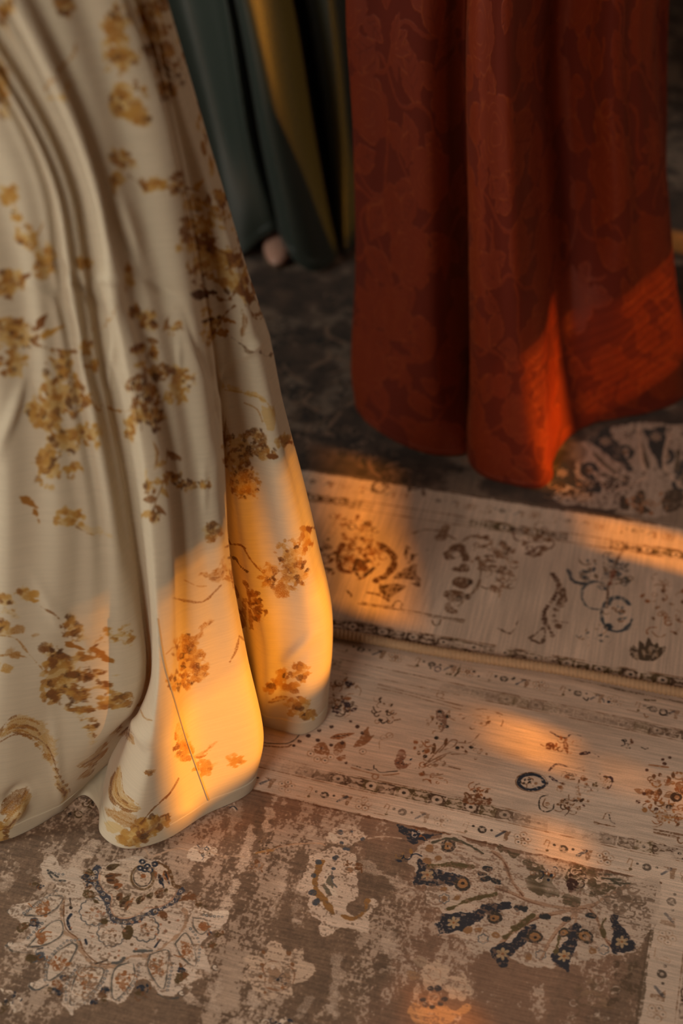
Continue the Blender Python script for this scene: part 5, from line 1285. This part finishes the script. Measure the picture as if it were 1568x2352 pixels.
def paint_rust():
    """relief of the jacquard: ground .25, satin motifs .6, outlines 1.0, veins .35."""
    cv = Canvas(2400, 1500, (70, 70, 70)); W, H = cv.W, cv.H
    cv.rough = vnoise(H, W, 12, 12, 3, 5)
    g = np.random.default_rng(14)
    sx, sy = W / 1.75, H / 1.03                 # pixels per metre round the skirt and upwards
    G = lambda v: (v, v, v)
    def shape(c, pts, val=165, out=True):
        q = np.array([(c[0] + x * sx, c[1] + y * sy) for x, y in pts])
        cv.fill(q, G(val), rough=2.0)
        if out: cv.stroke(np.vstack([q, q[:1]]), 2.0, G(235), alpha=.8, rough=2.2)
    def lines(c, pts, val=95, w=1.8): cv.stroke([(c[0] + x * sx, c[1] + y * sy) for x, y in pts], w, G(val), rough=1.2)
    def rot(pts, a, s=1.0):
        p_ = np.array(pts, float) * s; return np.c_[p_[:, 0] * math.cos(a) - p_[:, 1] * math.sin(a), p_[:, 0] * math.sin(a) + p_[:, 1] * math.cos(a)]
    def leaf(c, a, s):
        n = 22; t = np.linspace(0, 1, n)
        w = .019 * np.sin(np.pi * t ** .85) * (1 + .10 * np.abs(np.sin(t * 15)))
        pts = np.r_[np.c_[t * .062, w], np.c_[t[::-1] * .062, -w[::-1]]]
        shape(c, rot(pts, a, s)); lines(c, rot([(0, 0), (.03, .002), (.056, 0)], a, s))
        for k in (.25, .45, .65):
            for sg in (1, -1): lines(c, rot([(k * .062, 0), ((k + .16) * .062, sg * .012)], a, s), w=1.4)
    def rose(c, a, s):
        th = np.linspace(0, 6.283, 70, endpoint=False); r = .046 * (1 + .13 * np.abs(np.sin(th * 3.5)) + .03 * np.sin(th * 13))
        shape(c, rot(np.c_[r * np.cos(th), r * np.sin(th)], a, s))
        for k in range(3):
            r0 = .034 - .010 * k; t = np.linspace(k * 2.1, k * 2.1 + 5.2, 24); lines(c, rot(np.c_[r0 * (1 + .14 * np.sin(3 * t)) * np.cos(t), r0 * (1 + .14 * np.sin(3 * t)) * np.sin(t)], a, s), 225, 1.8)
        for k in range(5):
            t = k * 1.2566; lines(c, rot([(.036 * math.cos(t), .036 * math.sin(t)), (.044 * math.cos(t + .15), .044 * math.sin(t + .15))], a, s), 225, 1.6)
    def lily(c, a, s):
        for k in range(5):
            t = a + (k - 2) * .62; n = 16; q = np.linspace(0, 1, n); w = .012 * np.sin(np.pi * q ** .7)
            shape(c, rot(np.r_[np.c_[q * .055, w], np.c_[q[::-1] * .055, -w[::-1]]], t, s)); lines(c, rot([(.006, 0), (.046, 0)], t, s))
    def stem(c, a, s):
        t = np.linspace(0, 1, 12); q = rot(np.c_[t * .11, .02 * np.sin(t * 5)], a, s)
        cv.stroke([(c[0] + x * sx, c[1] + y * sy) for x, y in q], 9, G(160), rough=2); cv.stroke([(c[0] + x * sx, c[1] + y * sy + 4) for x, y in q], 1.6, G(220), alpha=.6)
    nx, ny = 17, 10
    spots = [((i + .5 * (j % 2) + g.uniform(-.22, .22)) / nx * W, (j + .5 + g.uniform(-.25, .25)) / ny * H) for j in range(ny) for i in range(nx)]
    for c in spots:
        for k in range(2): stem(c, g.uniform(0, 6.283), g.uniform(.8, 1.1))
    for c in spots:
        for k in range(g.integers(2, 4)):
            a = g.uniform(0, 6.283); d = .042; leaf((c[0] + d * math.cos(a) * sx, c[1] + d * math.sin(a) * sy), a + g.uniform(-.4, .4), g.uniform(.7, 1.05))
    for i, c in enumerate(spots):
        if i % 5 in (0, 3): rose(c, g.uniform(0, 6.283), g.uniform(.8, 1.1))
        elif i % 5 == 1: lily(c, g.uniform(0, 6.283), g.uniform(.8, 1.05))
        else: leaf(c, g.uniform(0, 6.283), 1.25)
    return cv.image('rust_jacquard_relief')


def skirt_materials():
    a = cloth_mat('cream_cotton', paint_cream(), translucent=.20, rough=.72, sheen=.15, weave=(900, 700, .12, .0004), trans_tint=(1.0, .80, .50))[0]
    # rust jacquard: satin motifs on a matt ground of the same dye
    b, nt, pr = new_mat('rust_jacquard'); N, L = nt.nodes, nt.links
    ti = N.new('ShaderNodeTexImage'); im = paint_rust(); im.colorspace_settings.name = 'Non-Color'; ti.image = im; ti.interpolation = 'Cubic'
    rp = N.new('ShaderNodeValToRGB'); e = rp.color_ramp.elements
    e[0].position = .22; e[0].color = (.120, .0110, .003, 1); e[1].position = .66; e[1].color = (.195, .0215, .0045, 1)
    x = e.new(.95); x.color = (.27, .044, .009, 1)
    L.new(ti.outputs['Color'], rp.inputs[0]); L.new(rp.outputs[0], pr.inputs['Base Color'])
    rr = N.new('ShaderNodeMapRange'); rr.inputs[1].default_value = .25; rr.inputs[2].default_value = .65; rr.inputs[3].default_value = .8; rr.inputs[4].default_value = .55
    L.new(ti.outputs['Color'], rr.inputs[0]); L.new(rr.outputs[0], pr.inputs['Roughness'])
    pr.inputs['Specular IOR Level'].default_value = .25; pr.inputs['Sheen Weight'].default_value = .10; pr.inputs['Sheen Tint'].default_value = (1, .38, .12, 1); pr.inputs['Sheen Roughness'].default_value = .4
    bp1, uv = weave_nodes(nt, 1400, 900, .15, .0004)
    bp = N.new('ShaderNodeBump'); bp.inputs['Strength'].default_value = .55; bp.inputs['Distance'].default_value = .0012
    L.new(ti.outputs['Color'], bp.inputs['Height']); L.new(bp1.outputs['Normal'], bp.inputs['Normal']); L.new(bp.outputs['Normal'], pr.inputs['Normal'])
    tr = N.new('ShaderNodeBsdfTranslucent'); tr.inputs['Color'].default_value = (.55, .24, .010, 1)
    ms = N.new('ShaderNodeMixShader'); ms.inputs[0].default_value = .14
    L.new(pr.outputs[0], ms.inputs[1]); L.new(tr.outputs[0], ms.inputs[2]); L.new(ms.outputs[0], N['Material Output'].inputs['Surface'])
    c = cloth_mat('green_satin', color=(.026, .037, .030), translucent=.0, rough=.36, spec=.55, sheen=.1, weave=(1200, 900, .08, .0003))[0]
    return a, b, c

# the green hem is held up a little over the toe of a shoe
TOE = on_plane(636, 612, .013)
_d = np.exp(-((green.P[..., 0] - TOE[0]) / .05) ** 2) * (green.P[..., 1] < 2.56) * (1 - sstep(0, .22, green.sv))[:, None]
green.P[..., 2] += .042 * _d
M_cream, M_rust, M_green = skirt_materials()

def dress(name, label, sk, mat, hem_w, waist_mat):
    o = sk.build(name, mat)
    tag(o, label, 'dress', 'long dresses standing on the rugs')
    sk.band('hem', mat, o, 0.0, hem_w, 0.0006)
    sk.band('waistband', mat, o, sk.zw - sk.z0 - 0.045, 9, 0.0025)
    return o

d_cream = dress('dress', 'cream dress printed with golden brown flowers, its hem in orange sunlight', cream, M_cream, 0.022, None)
d_rust = dress('dress', 'rust red dress of tone-on-tone floral jacquard with deep vertical folds', rust, M_rust, 0.010, None)
d_green = dress('dress', 'dark green satin dress behind the cream and the rust red ones', green, M_green, 0.02, None)

# seam of the front panel of the cream dress
def on_cloth(sk, pts, off=.0006):
    f = sk.lookup(); N = sk.normals(); out = []
    for p in pts:
        r = f(*p)
        if r is None: continue
        a, b = r[1] * (sk.NV - 1), r[0] * sk.NU
        i, j = int(np.clip(a, 0, sk.NV - 2)), int(b) % sk.NU; fa, fb = a - i, b - int(b); k = (j + 1) % sk.NU
        q = (sk.P[i, j] * (1 - fb) + sk.P[i, k] * fb) * (1 - fa) + (sk.P[i + 1, j] * (1 - fb) + sk.P[i + 1, k] * fb) * fa
        out.append(q + N[i, j] * off)
    return np.array(out)

M_thread = plain_mat('seam_thread', (.42, .34, .22), .8)
seam = on_cloth(cream, sm([(362, 1420), (376, 1520), (398, 1600), (425, 1690), (455, 1775), (478, 1838)], 10))
tube('seam', seam, .0008, M_thread, d_cream, 6)

# toe of a shoe under the green hem: sole and upper, pointing at the viewer
def shoe(name, label, at_xy, yaw, z0):
    root = empty(name, (at_xy[0], at_xy[1], z0)); root.rotation_euler = (0, 0, yaw)
    tag(root, label, 'shoe')
    L = .235; n = 34
    y = np.linspace(0, L, n) ** 1.0
    hw = .034 * np.clip(np.sin(np.pi * np.clip(y / L, .0, 1)) ** .5, .02, 1) * (1 - .28 * sstep(.45, .8, y / L)) + .002      # half width from toe to heel
    ht = .020 + .030 * sstep(.4, .95, y / L); ht *= np.clip((y / .03), 0, 1) ** .45; ht = np.maximum(ht, .004)
    th = np.linspace(0, np.pi, 15)
    V = np.stack([hw[:, None] * np.cos(th)[None], np.repeat(y[:, None], 15, 1), .008 + ht[:, None] * np.sin(th)[None] ** .8], -1)
    up = mesh_obj('upper', V.reshape(-1, 3), grid_faces(n, 15)[:, ::-1].copy(), plain_mat('shoe_leather', (.55, .30, .22), .35), None, True); up.parent = root
    ring = np.r_[np.c_[hw * 1.04, y], np.c_[-hw[::-1] * 1.04, y[::-1]]]; m = len(ring)
    S = np.vstack([np.c_[ring, np.zeros(m)], np.c_[ring, np.full(m, .009)]])
    F = [tuple(range(m))[::-1], tuple(range(m, 2 * m))] + [(i, (i + 1) % m, (i + 1) % m + m, i + m) for i in range(m)]
    so = mesh_obj('sole', S, F, plain_mat('shoe_sole', (.12, .07, .045), .6)); so.parent = root
    return root

shoe('shoe', 'pale pink shoe toe peeping out from under the green hem', (TOE[0], TOE[1] - .012), math.radians(-4), .0138)
